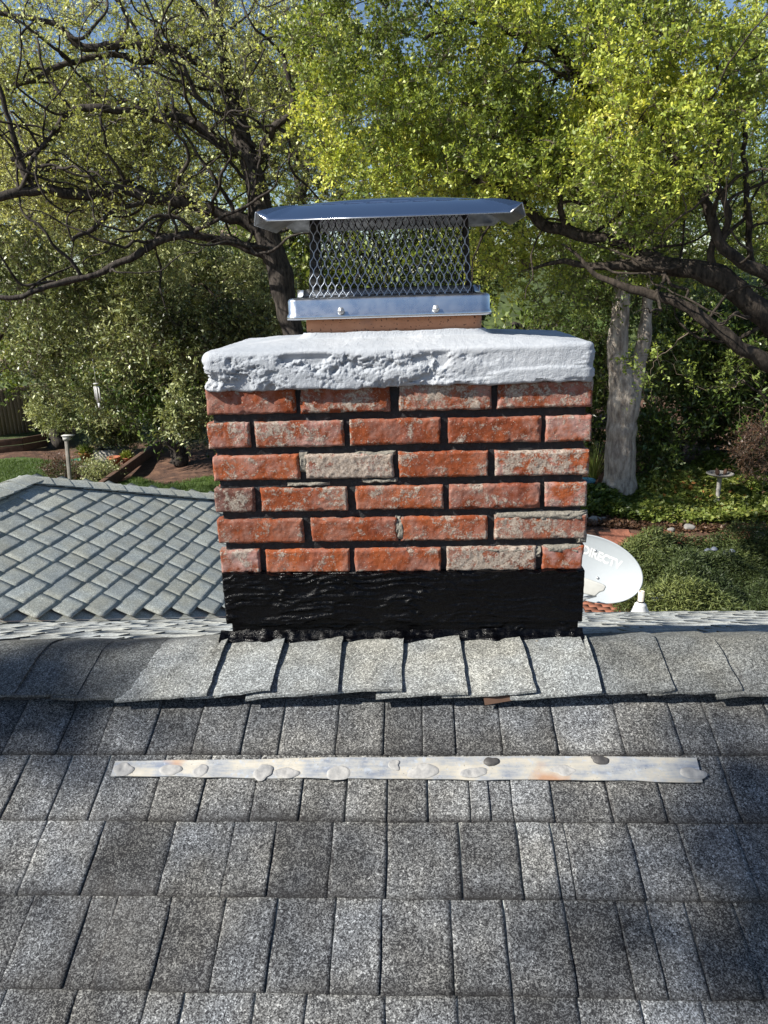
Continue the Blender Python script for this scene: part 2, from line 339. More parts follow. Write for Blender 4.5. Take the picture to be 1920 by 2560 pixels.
# near slope
kn = 1/math.sqrt(1+NS*NS); NP0 = np.array([0, 0, -.166]); NN = (0, -NS, 1)
du = (1, 0, 0); dvn = np.array([0, -kn, -NS*kn])
seen = [(1885, [-100, 10, 143, 245, 367, 480, 603, 696, 840, 957, 1057, 1139, 1258, 1395, 1563, 1706, 1799, 1960, 2100]),
        (2050, [-120, 4, 120, 223, 372, 492, 627, 746, 862, 967, 1070, 1179, 1226, 1284, 1387, 1533, 1666, 1851, 1990, 2120]),
        (2245, [-100, 43, 202, 394, 553, 665, 819, 963, 1157, 1310, 1403, 1440, 1611, 1747, 1895, 2050]),
        (2475, [-130, 0, 157, 228, 376, 524, 665, 825, 949, 1134, 1278, 1443, 1585, 1663, 1770, 1900, 2080]),
        (2690, [-60, 130, 320, 420, 610, 750, 960, 1150, 1301, 1470, 1640, 1800, 2000])]
rows = []
vs = [.16, .322, .466, .6065, .7555]
for i, v in enumerate(vs):
    if i == 0: rows.append((.06, .18, joints(-2.6, 2.8, rng))); continue
    y, px = seen[i-1]; mid = [onplane(x, y, NN, NP0)[0] for x in px]
    js = joints(-2.6, mid[0], rng)[:-1]+mid+[u for u in joints(mid[-1], 2.8, rng)[1:]]
    rows.append((vs[i-1], v, js))
y, px = seen[4]; mid = [onplane(x, y, NN, NP0)[0] for x in px]; rows.append((.7555, .898, joints(-2.6, mid[0], rng)[:-1]+mid+joints(mid[-1], 2.8, rng)[1:]))
for q in range(20): rows.append((.898+.143*q, .898+.143*(q+1), joints(-2.6, 2.8, rng)))
shingles('roof_slope', M['near'], house, NP0, du, dvn, rows, sub=(14, 12), seed=3, label='near slope of weathered dark grey laminated shingles with worn granules')
Ye, Ze = 4.62, APZ-FS*(4.62-APY)   # far eave
WAX, WAZ = -3.40, -.76              # wing ridge meets the far slope here
cdx, cdy = .1035, .9946
mb = MB()   # black underlay sheets, just beneath the shingles
mb.add([(-2.6, APY, APZ), (2.8, APY, APZ), (2.8, -3.9, -.166-NS*3.9-.003), (-2.6, -3.9, -.166-NS*3.9-.003)], [(0, 1, 2, 3)])
mb.add([(-6, APY, APZ), (6.5, APY, APZ), (6.5, Ye, Ze-.003), (-6, Ye, Ze-.003)], [(3, 2, 1, 0)])
def wingpt(x, y): # wing east slope height at plan x,y
    d = (x-WAX)*cdy-(y-1.29)*cdx; return WAZ-.45*d
def vx(y): return -2.40+(y-2.21)*1.088
apex = np.array([-3.12, 4.0, -.76])
hipd = np.array([1.0+.0, .92, 0]); hipend = apex+hipd*3.3; hipend[2] = wingpt(*hipend[:2])
vend = np.array([vx(Ye), Ye, Ze])
wr0 = np.array([WAX, 1.29, WAZ])
de = .45*3.4
eave2 = np.array([hipend[0], hipend[1], hipend[2]])
mb.add([wr0-(0, 0, .006), apex-(0, 0, .006), hipend-(0, 0, .006), (vend[0]+1.2, vend[1], wingpt(vend[0]+1.2, vend[1])-.006), vend-(0, 0, .006)], [(0, 4, 3, 2, 1)]); mb.build('valley_shingles', M['wing'], house); mb = MB()
mb.add([wr0-(0, 0, .006), apex-(0, 0, .006), apex+(-3.2, 3.2, -1.5), wr0+(-3.2, -1.2, -1.5)], [(0, 1, 2, 3)])     # wing west slope
mb.add([apex-(0, 0, .006), hipend-(0, 0, .006), hipend+(-6.5, 0, 0), apex+(-3.2, 3.2, -1.5)], [(0, 1, 2, 3)])       # hip end
mb.build('roof_underlay', M['felt'], house)
# far slope of the main roof
kf = 1/math.sqrt(1+FS*FS); dvf = np.array([0, kf, -FS*kf]); L_ = (Ye-APY)/kf; rows = []
nrow = int(L_/.143)
for q in range(nrow):
    v1 = .12+.143*(q+1); y = APY+v1*kf; u0 = max(-4.9, vx(y)); rows.append((v1-.143, v1, joints(u0, 6.4, rng)))
shingles('roof_slope', M['far'], house, (0, APY, APZ+.003), (1, 0, 0), dvf, rows, sub=(3, 3), seed=5, edgeamt=.25, over=.004, label='clean pale shingle slope falling away behind the ridge')
# wing east slope: courses run away from the camera
kw = 1/math.sqrt(1+.45**2); cdir = np.array([cdx, cdy, 0]); dvw = np.array([cdy*kw, -cdx*kw, -.45*kw])
def meet(v, A, B):   # parameter u on the course at slope distance v where it crosses plan line A-B
    P = wr0+dvw*v; a = np.array([[cdir[0], -(B[0]-A[0])], [cdir[1], -(B[1]-A[1])]]); s = np.linalg.solve(a, np.array(A[:2])-P[:2]); return s[0]
rows = []; va = wr0; vb = np.array([vx(4.6), 4.6, 0])
for q in range(24):
    v1 = .02+.138*(q+1); u0 = meet(v1, wr0, vb)+.02; u1 = meet(v1, apex, hipend); rows.append((v1-.138, v1, joints(u0, u1, rng, .16, .33)))
shingles('roof_slope', M['wing'], house, wr0+(0, 0, .004), cdir, dvw, rows, thick=.0011, over=.0021, side=.12, sub=(6, 6), seed=8, edgeamt=.05, gapp=.35, rough=.0003, label='grey green shingle slope of the lower roof wing at the left')
# valley flashing
mb = MB(); vd = vb-wr0; vd[2] = 0; n = 40
for a, b_, dz in ((-.03, .06, .012),):
    P = np.array([[wr0+(vx(1.29+t)-wr0[0]+a_, t, -.45*t+dz-abs(a_)*.0) for a_ in (a, 0, b_)] for t in np.linspace(.05, 3.3, n)]); P[:, 0] += 0
    mb.grid(P)
mb.build('valley_flashing', M['rust'], house)
# ridge and hip caps of the wing
def capshingle(parent, mat, A, B, wd, drop, lift, r, name='ridge_shingle', th=.006):
    A, B = np.array(A, float), np.array(B, float); t = (B-A); L = np.linalg.norm(t); t /= L; sd = np.cross(t, (0, 0, 1)); sd /= np.linalg.norm(sd)
    P = []
    for s in np.linspace(0, 1, 5):
        row = []
        for q in np.linspace(-1, 1, 9):
            z = -drop*(math.sqrt(q*q+.06)-.245)+s*lift+r.normal(0, .0008); row.append(A+t*L*s+sd*wd*q+np.array([0, 0, z]))
        P.append(row)
    P = np.array(P); n, m = P.shape[:2]; lo = P-(0, 0, th); mb = MB(); mb.grid(P)
    mb.grid(lo, flip=True); mb.grid(np.stack([P[-1], lo[-1]])); mb.grid(np.stack([P[0], lo[0]]), flip=True); mb.grid(np.stack([P[:, 0], lo[:, 0]]), flip=True); mb.grid(np.stack([P[:, -1], lo[:, -1]]))
    o = mb.build(name, mat, parent); return o
r_ = np.random.default_rng(4)
hd = hipend-apex; hl = np.linalg.norm(hd)
for q in range(int(hl/.15)):   # lower end of each cap lies on top of the next one down
    a = apex+hd*(q*.15-.02)/hl; b = apex+hd*(q*.15+.20)/hl; a[2] += .022; b[2] += .022; capshingle(house, M['wing'], a, b, .125, .045, .012, r_, 'hip_shingle')
for q in range(17):
    a = apex+(wr0-apex)*(q*.16-.05)/2.72; b = apex+(wr0-apex)*(q*.16+.18)/2.72; a[2] += .02; b[2] += .02; capshingle(house, M['wing'], a, b, .14, .055, .012, r_)
# ridge caps of the main roof: right end of each lies on top of its right neighbour
def caprow(s):  # s = distance across the ridge -> (y, z)
    y = -.030+s*.93; d = y+.030; sf = math.sqrt(d*d+.045**2)-.045
    return y, -.169-(.27 if d < 0 else .50)*sf
bpx = [-330, -150, 30, 190, 350, 522, 677, 845, 1004, 1169, 1340, 1504, 1686, 1857, 2030, 2200]
bx = [aty(x, 1742, -.20)[0] for x in bpx]
bx = [bx[0]-.15*i for i in range(12, 0, -1)]+bx+[bx[-1]+.15*i for i in range(1, 16)]
for i in range(len(bx)-1):
    xa, xb = bx[i], bx[i+1]; cen = xb > -.43 and xa < .42; mid_ = (xa+xb)/2
    if mid_ < -2.6 or mid_ > 3: continue
    sm_ = .55 if mid_ < -.5 else 1.
    lift = .009 if cen else (.0065 if mid_ > 0 else .002); yaw = rng.normal(0, .012); fr = -.185+rng.normal(0, .004); curl = rng.uniform(.0, .008) if cen else rng.uniform(0, .004)
    ns, nx = 22, 16; x0 = xa-.055; P = np.zeros((nx, ns, 3))
    for a in range(nx):
        tx = a/(nx-1)
        bk = .022 if (-.445 < x0+(xb-x0)*tx < .425) else .17
        for b in range(ns):
            s = fr+(bk-fr)*b/(ns-1); y, z = caprow(s); x = x0+(xb-x0)*tx+yaw*(s-fr)*3
            x += (.018 if not cen else 0)*max(0, s/.1)*0
            z += lift*tx*1.6-.002; q = max(0, (-s-.11)/.075); z += curl*q*q*(.5+.5*math.sin(tx*3+i))
            P[a, b] = (x, y, z)
    P[..., 2] += vn(P, 14, 40+i)*.0022+vn(P, 60, 3)*.0006; P[:, 0, 1] += vn(P[:, 0], 40, 7)*.0025; P[-1, :, 0] += vn(P[-1], 40, 9)*.0018
    P[0, :, 0] = np.minimum(P[0, :, 0], P[1, :, 0]-.002)
    lo = P-(0, 0, .0055); mb = MB(); mb.grid(P, flip=True); mb.grid(lo); mb.grid(np.stack([P[-1], lo[-1]]), flip=False); mb.grid(np.stack([P[:, 0], lo[:, 0]]), flip=False); mb.grid(np.stack([P[:, -1], lo[:, -1]]))
    o = mb.build('ridge_shingle', M['cap'] if cen or mid_ > 0 else M['cap'], house)
    nv_ = len(o.data.vertices); a = o.data.attributes.get('tint')
    v = np.full(len(o.data.polygons), (rng.uniform(.15, .55) if cen else (-.75 if mid_ < -.5 else -.35)+rng.uniform(-.1, .1)), np.float32); a.data.foreach_set('value', v)  # left caps tinted darkest: shade on them is put into the colour
    if i == 21:
        pass
# lifted underside scrap beneath one cap
mb = MB(); p = [aty(1208, 1740, -.196), aty(1325, 1738, -.196), aty(1312, 1746, -.198), aty(1212, 1763, -.204)]; mb.add(p, [(0, 1, 2, 3)]); o = mb.build('torn_shingle_scrap', M['timber'], house)
# walls under the eaves
mb = MB(); mb.box(-2.4, 6.1, -3.5, 4.2, -4.9, -2.3); mb.build('wall', M['wallpaint'], house)
mb = MB(); mb.box(-5.6, -1.0, 4.3, 6.6, -4.9, -2.35); mb.build('wall', M['wallpaint'], house)
mb = MB(); mb.box(-2.6, 6.5, 4.6, 4.64, -2.42, -2.29); mb.build('fascia_board', M['white'], house)

# ------------------------------------------------------------------ metal strip on the near slope
strip = empty('metal_strip', onplane(1000, 1920, NN, NP0), 'long weathered galvanised metal strip lying across the near shingles, dabbed with grey sealant', 'metal strip')
def np_(x, y, h=0): return onplane(x, y, NN, NP0+np.array([0, 0, h]))
top = [(288, 1901), (500, 1899), (760, 1894), (960, 1893), (1200, 1891), (1500, 1892), (1741, 1895)]; bot = [(277, 1939), (500, 1942), (760, 1944), (960, 1947), (1200, 1948), (1500, 1951), (1757, 1955)]
tx = np.linspace(0, 1, 160); it = lambda L, i: np.interp(tx, np.linspace(0, 1, len(L)), [p[i] for p in L])
A = np.array([np_(a, b, .0105) for a, b in zip(it(top, 0), it(top, 1))]); B = np.array([np_(a, b, .0105) for a, b in zip(it(bot, 0), it(bot, 1))])
B[:, 1] += vn(B, 20, 5)*.0015
P = np.stack([A+(B-A)*t for t in np.linspace(0, 1, 12)], 1); P[..., 2] += vn(P, 7, 6)*.0022+vn(P, 30, 7)*.0006
lo = P-(0, 0, .0012); mb = MB(); mb.grid(P, flip=False); mb.grid(lo, flip=True); mb.grid(np.stack([P[:, -1], lo[:, -1]])); mb.grid(np.stack([P[0], lo[0]])); mb.grid(np.stack([P[-1], lo[-1]]))
mb.build('metal_sheet', M['strip'], strip)
def blob(name, mat, parent, px, py, rx, ry, h, seed, base=.0125):
    n, k_ = 8, 26; c0 = np_(px, py, base); V = []; an = np.linspace(0, 2*np.pi, k_, endpoint=False)
    for i in range(n+1):
        t = i/n; rr = 1+.35*vn(np.stack([np.cos(an), np.sin(an), np.full(k_, seed*3.)], 1), 1.25, seed)
        P = np.stack([np.cos(an)*rx*t*rr, -np.sin(an)*ry*t*rr*kn, np.zeros(k_)], 1); P[:, 2] = P[:, 1]*NS+h*(1-t**2)**.6+vn(P, 90, seed)*.0015*(1-t**3)-.0015*(t >= 1); V.append(P+c0)
    P = np.array(V); P = np.concatenate([P, P[:, :1]], 1); mb = MB(); mb.grid(P); o = mb.build(name, mat, parent, smooth=True); return o
for i, (x, y, rx, ry) in enumerate([(306, 1921, .022, .016), (428, 1922, .026, .014), (502, 1926, .017, .016), (654, 1930, .024, .02), (717, 1930, .026, .014), (848, 1930, .024, .018), (984, 1912, .014, .014), (1056, 1927, .035, .017), (1180, 1930, .034, .015), (1410, 1925, .03, .014), (1730, 1932, .026, .018)]):
    blob('sealant_dab', M['sealant'], strip, x, y, rx*.92, ry*.85, .0003, i+1)
for i, (x, y, rx, ry) in enumerate([(1232, 1904, .017, .013), (1498, 1899, .019, .012)]):
    o = blob('sealant_lump', M['dsealant'], strip, x, y, rx*.85, ry*.8, .004, i+31); 

# ------------------------------------------------------------------ chimney
W2 = .42; CP = .0751; DEP = .43
chim = empty('chimney', (0, .2, -.18), 'red brick chimney with black tarred base and rough white crown at the centre', 'chimney')
cols = dict(V=[], F=[], tint=[], lime=[], dark=[], pink=[]); nb = 0
def brickface(x0, x1, z0, z1, depth, seed, lime, dark, pink, tint, step, place):
    """front face grid with rounded, chipped rim; place maps (x, depth inwards, z) to world"""
    global nb
    nx = max(4, int((x1-x0)/step)); nz_ = max(4, int((z1-z0)/step)); r0 = .0045
    xs = np.linspace(x0, x1, nx+1); zs = np.linspace(z0, z1, nz_+1); X, Z = np.meshgrid(xs, zs, indexing='ij')
    ex = np.minimum(X-x0, x1-X); ez = np.minimum(Z-z0, z1-Z); Q = np.stack([X, Z, np.full_like(X, seed*1.7)], -1)
    chip = np.clip(vn(Q, 45, seed)+.5*vn(Q, 110, seed+1)-.15, 0, 1)*.006
    e = np.maximum(np.minimum(ex, ez)-chip, 0); rr = r0
    dd = rr*(1-np.sqrt(1-np.clip(1-e/rr, 0, 1)**2)); dd = np.minimum(dd, .0044)
    dd = dd+.0009*vn(Q, 60, seed+4)+.0006*vn(Q, 170, seed+5)-lime*.0012*np.clip(vn(Q, 120, seed+6), 0, 1)+(tint-.5)*.002
    # wavy outline
    wob = vn(Q, 38, seed+7)*.0016+vn(Q, 120, seed+8)*.0009
    edx = (np.arange(nx+1)[:, None] == 0)*1-(np.arange(nx+1)[:, None] == nx)*1; edz = (np.arange(nz_+1)[None] == 0)*1-(np.arange(nz_+1)[None] == nz_)*1
    X = X+edx*wob; Z = Z+edz*wob
    ri = [(i, 0) for i in range(nx+1)]+[(nx, j) for j in range(1, nz_+1)]+[(i, nz_) for i in range(nx-1, -1, -1)]+[(0, j) for j in range(nz_-1, 0, -1)]
    top = np.stack([X, dd, Z], -1).reshape(-1, 3); idx = np.array([i*(nz_+1)+j for i, j in ri]); back = top[idx].copy(); back[:, 1] = depth; m = len(top); k_ = len(idx)
    i = np.arange(nx)[:, None]*(nz_+1); j = np.arange(nz_)[None]
    f = np.stack([i+j, i+nz_+1+j, i+nz_+2+j, i+j+1], -1).reshape(-1, 4)
    a = np.arange(k_); b = (a+1) % k_; rf = np.stack([idx[a], m+a, m+b, idx[b]], -1)
    V = np.concatenate([top, back]); V = place(V); cols['V'].append(V); cols['F'].append(np.concatenate([f, rf])+nb); nb += len(V)
    for n_, v in (('lime', lime), ('dark', dark), ('pink', pink), ('tint', tint)): cols[n_].append(np.full(len(V), v))
R_ = [([47, 400, 420, 768, 803, 1158, 1180, 1540], [(.3, 0, .3), (.55, 0, .3), (.78, 0, .5), (.65, .1, .6)]),
      ([62, 223, 245, 590, 615, 963, 993, 1347, 1365, 1535], [(.6, 0, .8), (.6, 0, .8), (.4, 0, .2), (.4, .1, .2), (.45, 0, 1.)]),
      ([75, 416, 440, 782, 803, 1144, 1170, 1525], [(.4, 0, .4), (1.15, 0, .6), (.5, 0, .1), (.85, 0, .8)]),
      ([90, 243, 267, 605, 637, 973, 995, 1340, 1357, 1517], [(.5, .85, .2), (.6, 0, .2), (.5, .05, .2), (.4, .1, .3), (.6, 0, 1.)]),
      ([98, 430, 462, 795, 808, 1140, 1167, 1510], [(.4, .1, .1), (.35, 0, .2), (.55, 0, .2), (.75, .15, .3)]),
      ([112, 262, 285, 612, 632, 964, 985, 1325, 1347, 1505], [(.5, 0, .9), (.3, 0, .2), (.4, 0, .2), (.95, .35, .3), (.4, 0, 1.)])]
ident = lambda V: V
brr = np.random.default_rng(11)
for k_, (px, pr) in enumerate(R_):
    z0 = (5-k_)*CP+.001; z1 = z0+.0565; a, b = px[0], px[-1]
    for j in range(len(px)//2):
        x0 = -W2+2*W2*(px[2*j]-a)/(b-a); x1 = -W2+2*W2*(px[2*j+1]-a)/(b-a)
        if j == 0: x0 -= brr.uniform(-.003, .003)
        if 2*j+2 == len(px): x1 += brr.uniform(-.003, .003)
        li, dk, pk = pr[j]
        brickface(x0, x1, z0+brr.uniform(-.001, .001), z1+brr.uniform(-.001, .001), .03, 10*k_+j+1, li, dk, pk, brr.uniform(.2, .9), .0026, ident)
    for sgn in (-1, 1):
        stretch = len(px) == 8
        ys = [(.0305, .10), (.118, .315), (.333, .43)] if stretch else [(.0305, .205), (.223, .43)]
        for q, (y0, y1) in enumerate(ys):
            def pl_(V, sgn=sgn): return np.stack([sgn*(W2-V[:, 1]), V[:, 0], V[:, 2]], 1) if sgn > 0 else np.stack([-(W2-V[:, 1]), .43+.0305-V[:, 0], V[:, 2]], 1)
            if sgn > 0: brickface(y0, y1, z0, z1, .03, 200+10*k_+q, .4, 0, .3, brr.uniform(.2, .9), .006, pl_)
            else:
                def pl2(V): return np.stack([-(W2-V[:, 1]), V[:, 0], V[:, 2]], 1)[:, :]
                brickface(y0, y1, z0, z1, .03, 300+10*k_+q, .4, 0, .3, brr.uniform(.2, .9), .006, pl2)
mesh('brickwork', np.concatenate(cols['V']), np.concatenate(cols['F']), M['brick'], chim, {n_: np.concatenate(cols[n_]) for n_ in ('lime', 'dark', 'pink', 'tint')}, smooth=False)
mb = MB()
xs = np.linspace(-.408, .408, 240); zs = np.linspace(-.02, .45, 140); X, Z = np.meshgrid(xs, zs, indexing='ij'); P = np.stack([X, np.full_like(X, .0125), Z], -1); P[..., 1] += vn(P, 70, 2)*.002+vn(P, 18, 3)*.0025
mb.grid(P); mb.box(-.408, .408, .018, .42, -.4, .45); mb.build('mortar_joints', M['mortar'], chim)
# raw mortar smears on a few joints
mb = MB(); q = 0
for (cx, cy, rx, rz, h) in [(428, 395, .010, .026, .010), (800, 650, .008, .028, .012), (790, 640, .006, .026, .012), (1340, 597, .105, .008, .015), (1420, 600, .06, .010, .015), (1480, 640, .022, .022, .007), (1175, 735, .10, .005, .013), (1425, 727, .045, .009, .014), (1330, 740, .008, .012, .012), (700, 362, .05, .005, .011), (1500, 690, .012, .01, .012), (445, 480, .05, .004, .012), (720, 465, .04, .004, .011), (840, 103, .02, .004, .01)]:
    q += 1; ppx, ppy = 480+cx/1.536, 900+cy/1.536; c0 = aty(ppx, ppy, 0); xs = np.linspace(-1, 1, 44); X, Z = np.meshgrid(xs, np.linspace(-1, 1, 16), indexing='ij')
    P = np.stack([c0[0]+X*rx, np.zeros_like(X), c0[2]+Z*rz], -1); d = np.maximum(abs(X)**4, abs(Z)**2.5); P[..., 1] = .0145-(h+.0015)*np.clip(1-d, 0, 1)**.5+vn(P, 150, q)*.0022+vn(P, 50, q)*.002
    P[..., 2] += vn(P, 60, q+5)*.003; P[..., 0] += vn(P, 60, q+6)*.003; mb = MB(); mb.grid(P); mb.build('mortar_smear', M['rawmortar'], chim)
# tarred base: wide coated flashing, narrower foot, messy skirt
def tarface(z0, z1, x0, x1, y, seed, amp=1.):
    xs = np.linspace(x0, x1, 420); zs = np.linspace(z0, z1, max(14, int((z1-z0)/.0022))); X, Z = np.meshgrid(xs, zs, indexing='ij'); P = np.stack([X, np.full_like(X, y), Z], -1)
    Q = P*np.array([1, 1, 7.]); rid = 1-abs(fbm(Q+.25*fbm(P, 6, 2, seed)[..., None], 9, 3, seed)); P[..., 1] -= amp*(.0042*np.clip(rid-.76, 0, 1)*5*(.5+.5*sstep(-.3, .2, vn(P, 9, seed+6)))+.0006*vn(P*np.array([1, 1, 3]), 90, seed+1)+.0022*vn(P*np.array([1, 1, 2]), 14, seed+2))
    P[..., 2] += (abs(Z-z1) < 1e-6)*(vn(P, 26, seed+3)*.006+vn(P, 80, seed+4)*.003)
    e = np.minimum(X-x0, x1-X); P[..., 1] += .006*np.clip(1-e/.004, 0, 1)**2
    return P
mb = MB(); P = tarface(-.124, .001, -W2-.001, W2+.002, -.008, 21); mb.grid(P)
mb.grid(np.stack([P[:, -1], P[:, -1]*np.array([1, 0, 1])+np.array([0, .014, .001])], 1))
mb.grid(np.stack([P[:, 0]*np.array([1, 0, 1])+np.array([0, .008, 0]), P[:, 0]], 1))
mb.box(-W2-.001, W2+.002, .0, DEP+.005, -.124, -.0005)
P = tarface(-.19, -.122, -W2+.010, W2-.006, -.002, 25, .8); mb.grid(P); mb.box(-W2+.010, W2-.006, .004, DEP, -.40, -.125)
mb.build('tar_coating', M['tar'], chim)
mb = MB(); xs = np.linspace(-.437, .424, 430); n = 18; P = np.zeros((len(xs), n, 3))
for b in range(n):
    t = b/(n-1); P[:, b, 0] = xs; P[:, b, 1] = -.002-.030*t; P[:, b, 2] = -.158-.004*t+.012*(1-t)**2
wv = vn(np.stack([xs, xs*0, xs*0], 1), 13, 5)*.010+vn(np.stack([xs, xs*0, xs*0], 1), 50, 6)*.004
P[..., 1] += (wv[:, None]+.004)*np.linspace(0, 1, n)[None]; P[..., 2] += vn(P, 70, 8)*.0022+.0055*abs(vn(P, 24, 9))+.000; P[:, -1, 2] -= .014
mb.grid(P, flip=True); P2 = P[:, :2].copy(); P2[:, 0, 1] = .01; P2[:, 0, 2] = -.19; mb.build('tar_skirt', M['tar'], chim)
mb = MB()
for i, px in enumerate([712, 765, 800, 995, 1003, 1068, 1118, 1343, 1374, 1380, 930]):
    c0 = aty(px, 1606+brr.uniform(-3, 5), -.028); rr = brr.uniform(.0025, .005); mb = MB(); mb.lathe(c0+np.array([0, 0, -.001]), [(0, -rr*.6), (rr, -rr*.2), (rr*1.1, rr*.3), (rr*.5, rr*.8), (0, rr*.9)], 7); mb.build('mortar_crumb', M['rawmortar'], chim)
# crown
def rrect(hx, hy, r, n, cx=0., cy=0.):
    """n points evenly along a rounded rectangle, with outward normals"""
    segs = [(-hx+r, -hy, hx-r, -hy), (hx, -hy+r, hx, hy-r), (hx-r, hy, -hx+r, hy), (-hx, hy-r, -hx, -hy+r)]; cen = [(hx-r, -hy+r, -90), (hx-r, hy-r, 0), (-hx+r, hy-r, 90), (-hx+r, -hy+r, 180)]
    pts = []; nr = []; step = (4*(hx+hy)-8*r+2*np.pi*r)/n
    for (x0, y0, x1, y1), (ax, ay, a0) in zip(segs, cen):
        L = math.hypot(x1-x0, y1-y0); m = max(1, int(L/step)); t = np.linspace(0, 1, m+1)[:-1]
        pts += [(x0+(x1-x0)*q, y0+(y1-y0)*q) for q in t]; nx, ny = (y1-y0)/L, -(x1-x0)/L; nr += [(nx, ny)]*m
        m = max(3, int(np.pi/2*r/step)); an = np.radians(a0+90*np.linspace(0, 1, m+1)[:-1]); pts += [(ax+r*math.cos(q), ay+r*math.sin(q)) for q in an]; nr += [(math.cos(q), math.sin(q)) for q in an]
    return np.array(pts)+(cx, cy), np.array(nr)
def sweep(mb, hx, hy, r, n, prof, cx, cy, a=0.):
    P0, N0 = rrect(hx, hy, r, n, cx, cy); P0 = np.concatenate([P0, P0[:1]]); N0 = np.concatenate([N0, N0[:1]])
    G = np.array([[(*(p+nn*off), z) for off, z in prof] for p, nn in zip(P0, N0)]); mb.grid(G, a, flip=False); return G
zb, zt = .432, .512
prof = [(-.012, zb+.006), (-.002, zb)]+[(0, z) for z in np.linspace(zb+.004, zt-.010, 30)]+[(-.011+.011*math.cos(a), zt-.010+.011*math.sin(a)) for a in np.linspace(.2, 1.4, 5)]
tmp = MB(); P0, N0 = rrect(.4165, .2225, .020, 1300, .0015, .2085); P0 = np.concatenate([P0, P0[:1]]); N0 = np.concatenate([N0, N0[:1]])
fl, _n = rrect(.202, .104, .03, 1000, -.005, .175); 
G = [[(*(p+nn*off), z) for off, z in prof] for p, nn in zip(P0, N0)]; G = np.array(G)
edge = G[:, -1]; an0 = np.arctan2(edge[:, 1]-.175, (edge[:, 0]+.005)*.5); an1 = np.arctan2(fl[:, 1]-.175, (fl[:, 0]+.005)*.5)
o_ = np.argsort(an1); ix = np.interp(an0, np.r_[an1[o_]-2*np.pi, an1[o_], an1[o_]+2*np.pi], np.r_[fl[o_, 0], fl[o_, 0], fl[o_, 0]]); iy = np.interp(an0, np.r_[an1[o_]-2*np.pi, an1[o_], an1[o_]+2*np.pi], np.r_[fl[o_, 1], fl[o_, 1], fl[o_, 1]])
T_ = []
for t in np.linspace(0, 1, 46)[1:]:
    z = edge[:, 2]+.018*t+.012*np.clip((t-.9)/.1, 0, 1)**2; T_.append(np.stack([edge[:, 0]+(ix-edge[:, 0])*t, edge[:, 1]+(iy-edge[:, 1])*t, z], 1))
G = np.concatenate([G, np.stack(T_, 1)], 1)
fn = np.clip((G[..., 2]-zb)/.01, 0, 1)*1.; side = np.clip((zt-.004-G[..., 2])/.012, 0, 1); side = np.where(np.arange(G.shape[1])[None] < len(prof), side, 0)
Nn = np.concatenate([N0, np.zeros((len(N0), 1))], 1)[:, None]
left = sstep(.30, -.05, G[..., 0]-.5*(G[..., 2]-.47)); pit = fbm(G*np.array([1, 1, 1.9]), 17, 6, 3, .66); pits = -.005*sstep(-.03, -.07, pit)*left-.003*sstep(-.12, -.15, pit)*left+.0035*sstep(.08, .11, fbm(G*np.array([1, 1, 2.2]), 15, 6, 13, .64))*left
lay = fbm(G*np.array([.5, .5, 3.]), 14, 4, 9); smear = .0028*lay+.002*sstep(.05, .1, lay)
hh_ = fbm(G*np.array([1, 1, 1.6])+.02*fbm(G, 20, 2, 31)[..., None], 15, 6, 23, .66); lev = sum(sstep(a, a+.022, hh_) for a in (-.20, -.10, -.02, .07, .16))-2.5
right_ = .0016*(sstep(.02, .05, lay)+sstep(-.1, -.07, lay)); d = side*(left*(.0019*lev-.0045*sstep(-.09, -.13, hh_))+(1-left)*right_+.0011*fbm(G, 60, 4, 5, .6)+.0012*lay); G = G+Nn*d[..., None]
G[..., 2] += (1-side)*(.0022*fbm(G, 16, 3, 6)+.0009*fbm(G, 70, 3, 7))-(np.arange(G.shape[1])[None] < 4)*(vn(G, 22, 3)*.004+vn(G, 70, 4)*.0025)-.0028*(.5-G[..., 0])*(np.arange(G.shape[1])[None] < 3)
mb = MB(); mb.grid(G); mb.build('crown', M['crown'], chim)
# flue liner
mb = MB(); sweep(mb, .196, .098, .028, 300, [(0, .50), (0, .60), (-.004, .604), (-.016, .604), (-.02, .60), (-.02, .40)], -.006, .175); mb.build('flue_liner', M['flue'], chim, smooth=True)

# ------------------------------------------------------------------ chimney cap
CX, CYc = -.0155, .175
cap = empty('spark_arrestor', (CX, CYc, .572), 'stainless steel chimney cap with diamond mesh sides and a wide polished lid on the flue', 'chimney cap')
mb = MB(); sweep(mb, .2215, .112, .02, 400, [(-.004, .571), (.0035, .5715), (.0045, .576), (.003, .581), (0, .584), (0, .610), (-.002, .6145), (-.006, .6165), (-.030, .6185), (-.0345, .622), (-.036, .634), (-.0375, .634), (-.0375, .612)], CX, CYc)
mb.build('base_tray', M['steel'], cap, smooth=True)
def screen(mb, mbk, x0, x1, y0, y1, z0, z1, flare=.010, wdm=.0158, hh=.0360, r=.00115):
    zz = np.linspace(z0, z1, 44); ph = np.cos(2*np.pi*(zz-z0)/hh); ph = np.sign(ph)*abs(ph)**.75
    cx, cy = (x0+x1)/2, (y0+y1)/2
    for (ax, a0, a1, fixed, sg) in (('x', x0, x1, y0, -1), ('x', x0, x1, y1, 1), ('y', y0, y1, x0, -1), ('y', y0, y1, x1, 1)):
        n = int(round((a1-a0)/(wdm/2))); st = (a1-a0)/n; fl = flare*(1-(zz-z0)/(z1-z0))**1.6
        for i in range(n):
            c_ = a0+(i+.5)*st+(1 if i % 2 else -1)*st*.5*ph; mid = (a0+a1)/2; c_ = mid+(c_-mid)*(1+fl/((a1-a0)/2)*.9)
            f_ = fixed+sg*fl; P = np.stack([c_, f_, zz], 1) if ax == 'x' else np.stack([f_, c_, zz], 1)
            t = r*np.where(abs(ph) > .9, 1.15, 1.); (mb if (ax == 'x' and sg < 0) else mbk).tube(P, t, 4, cap=False)
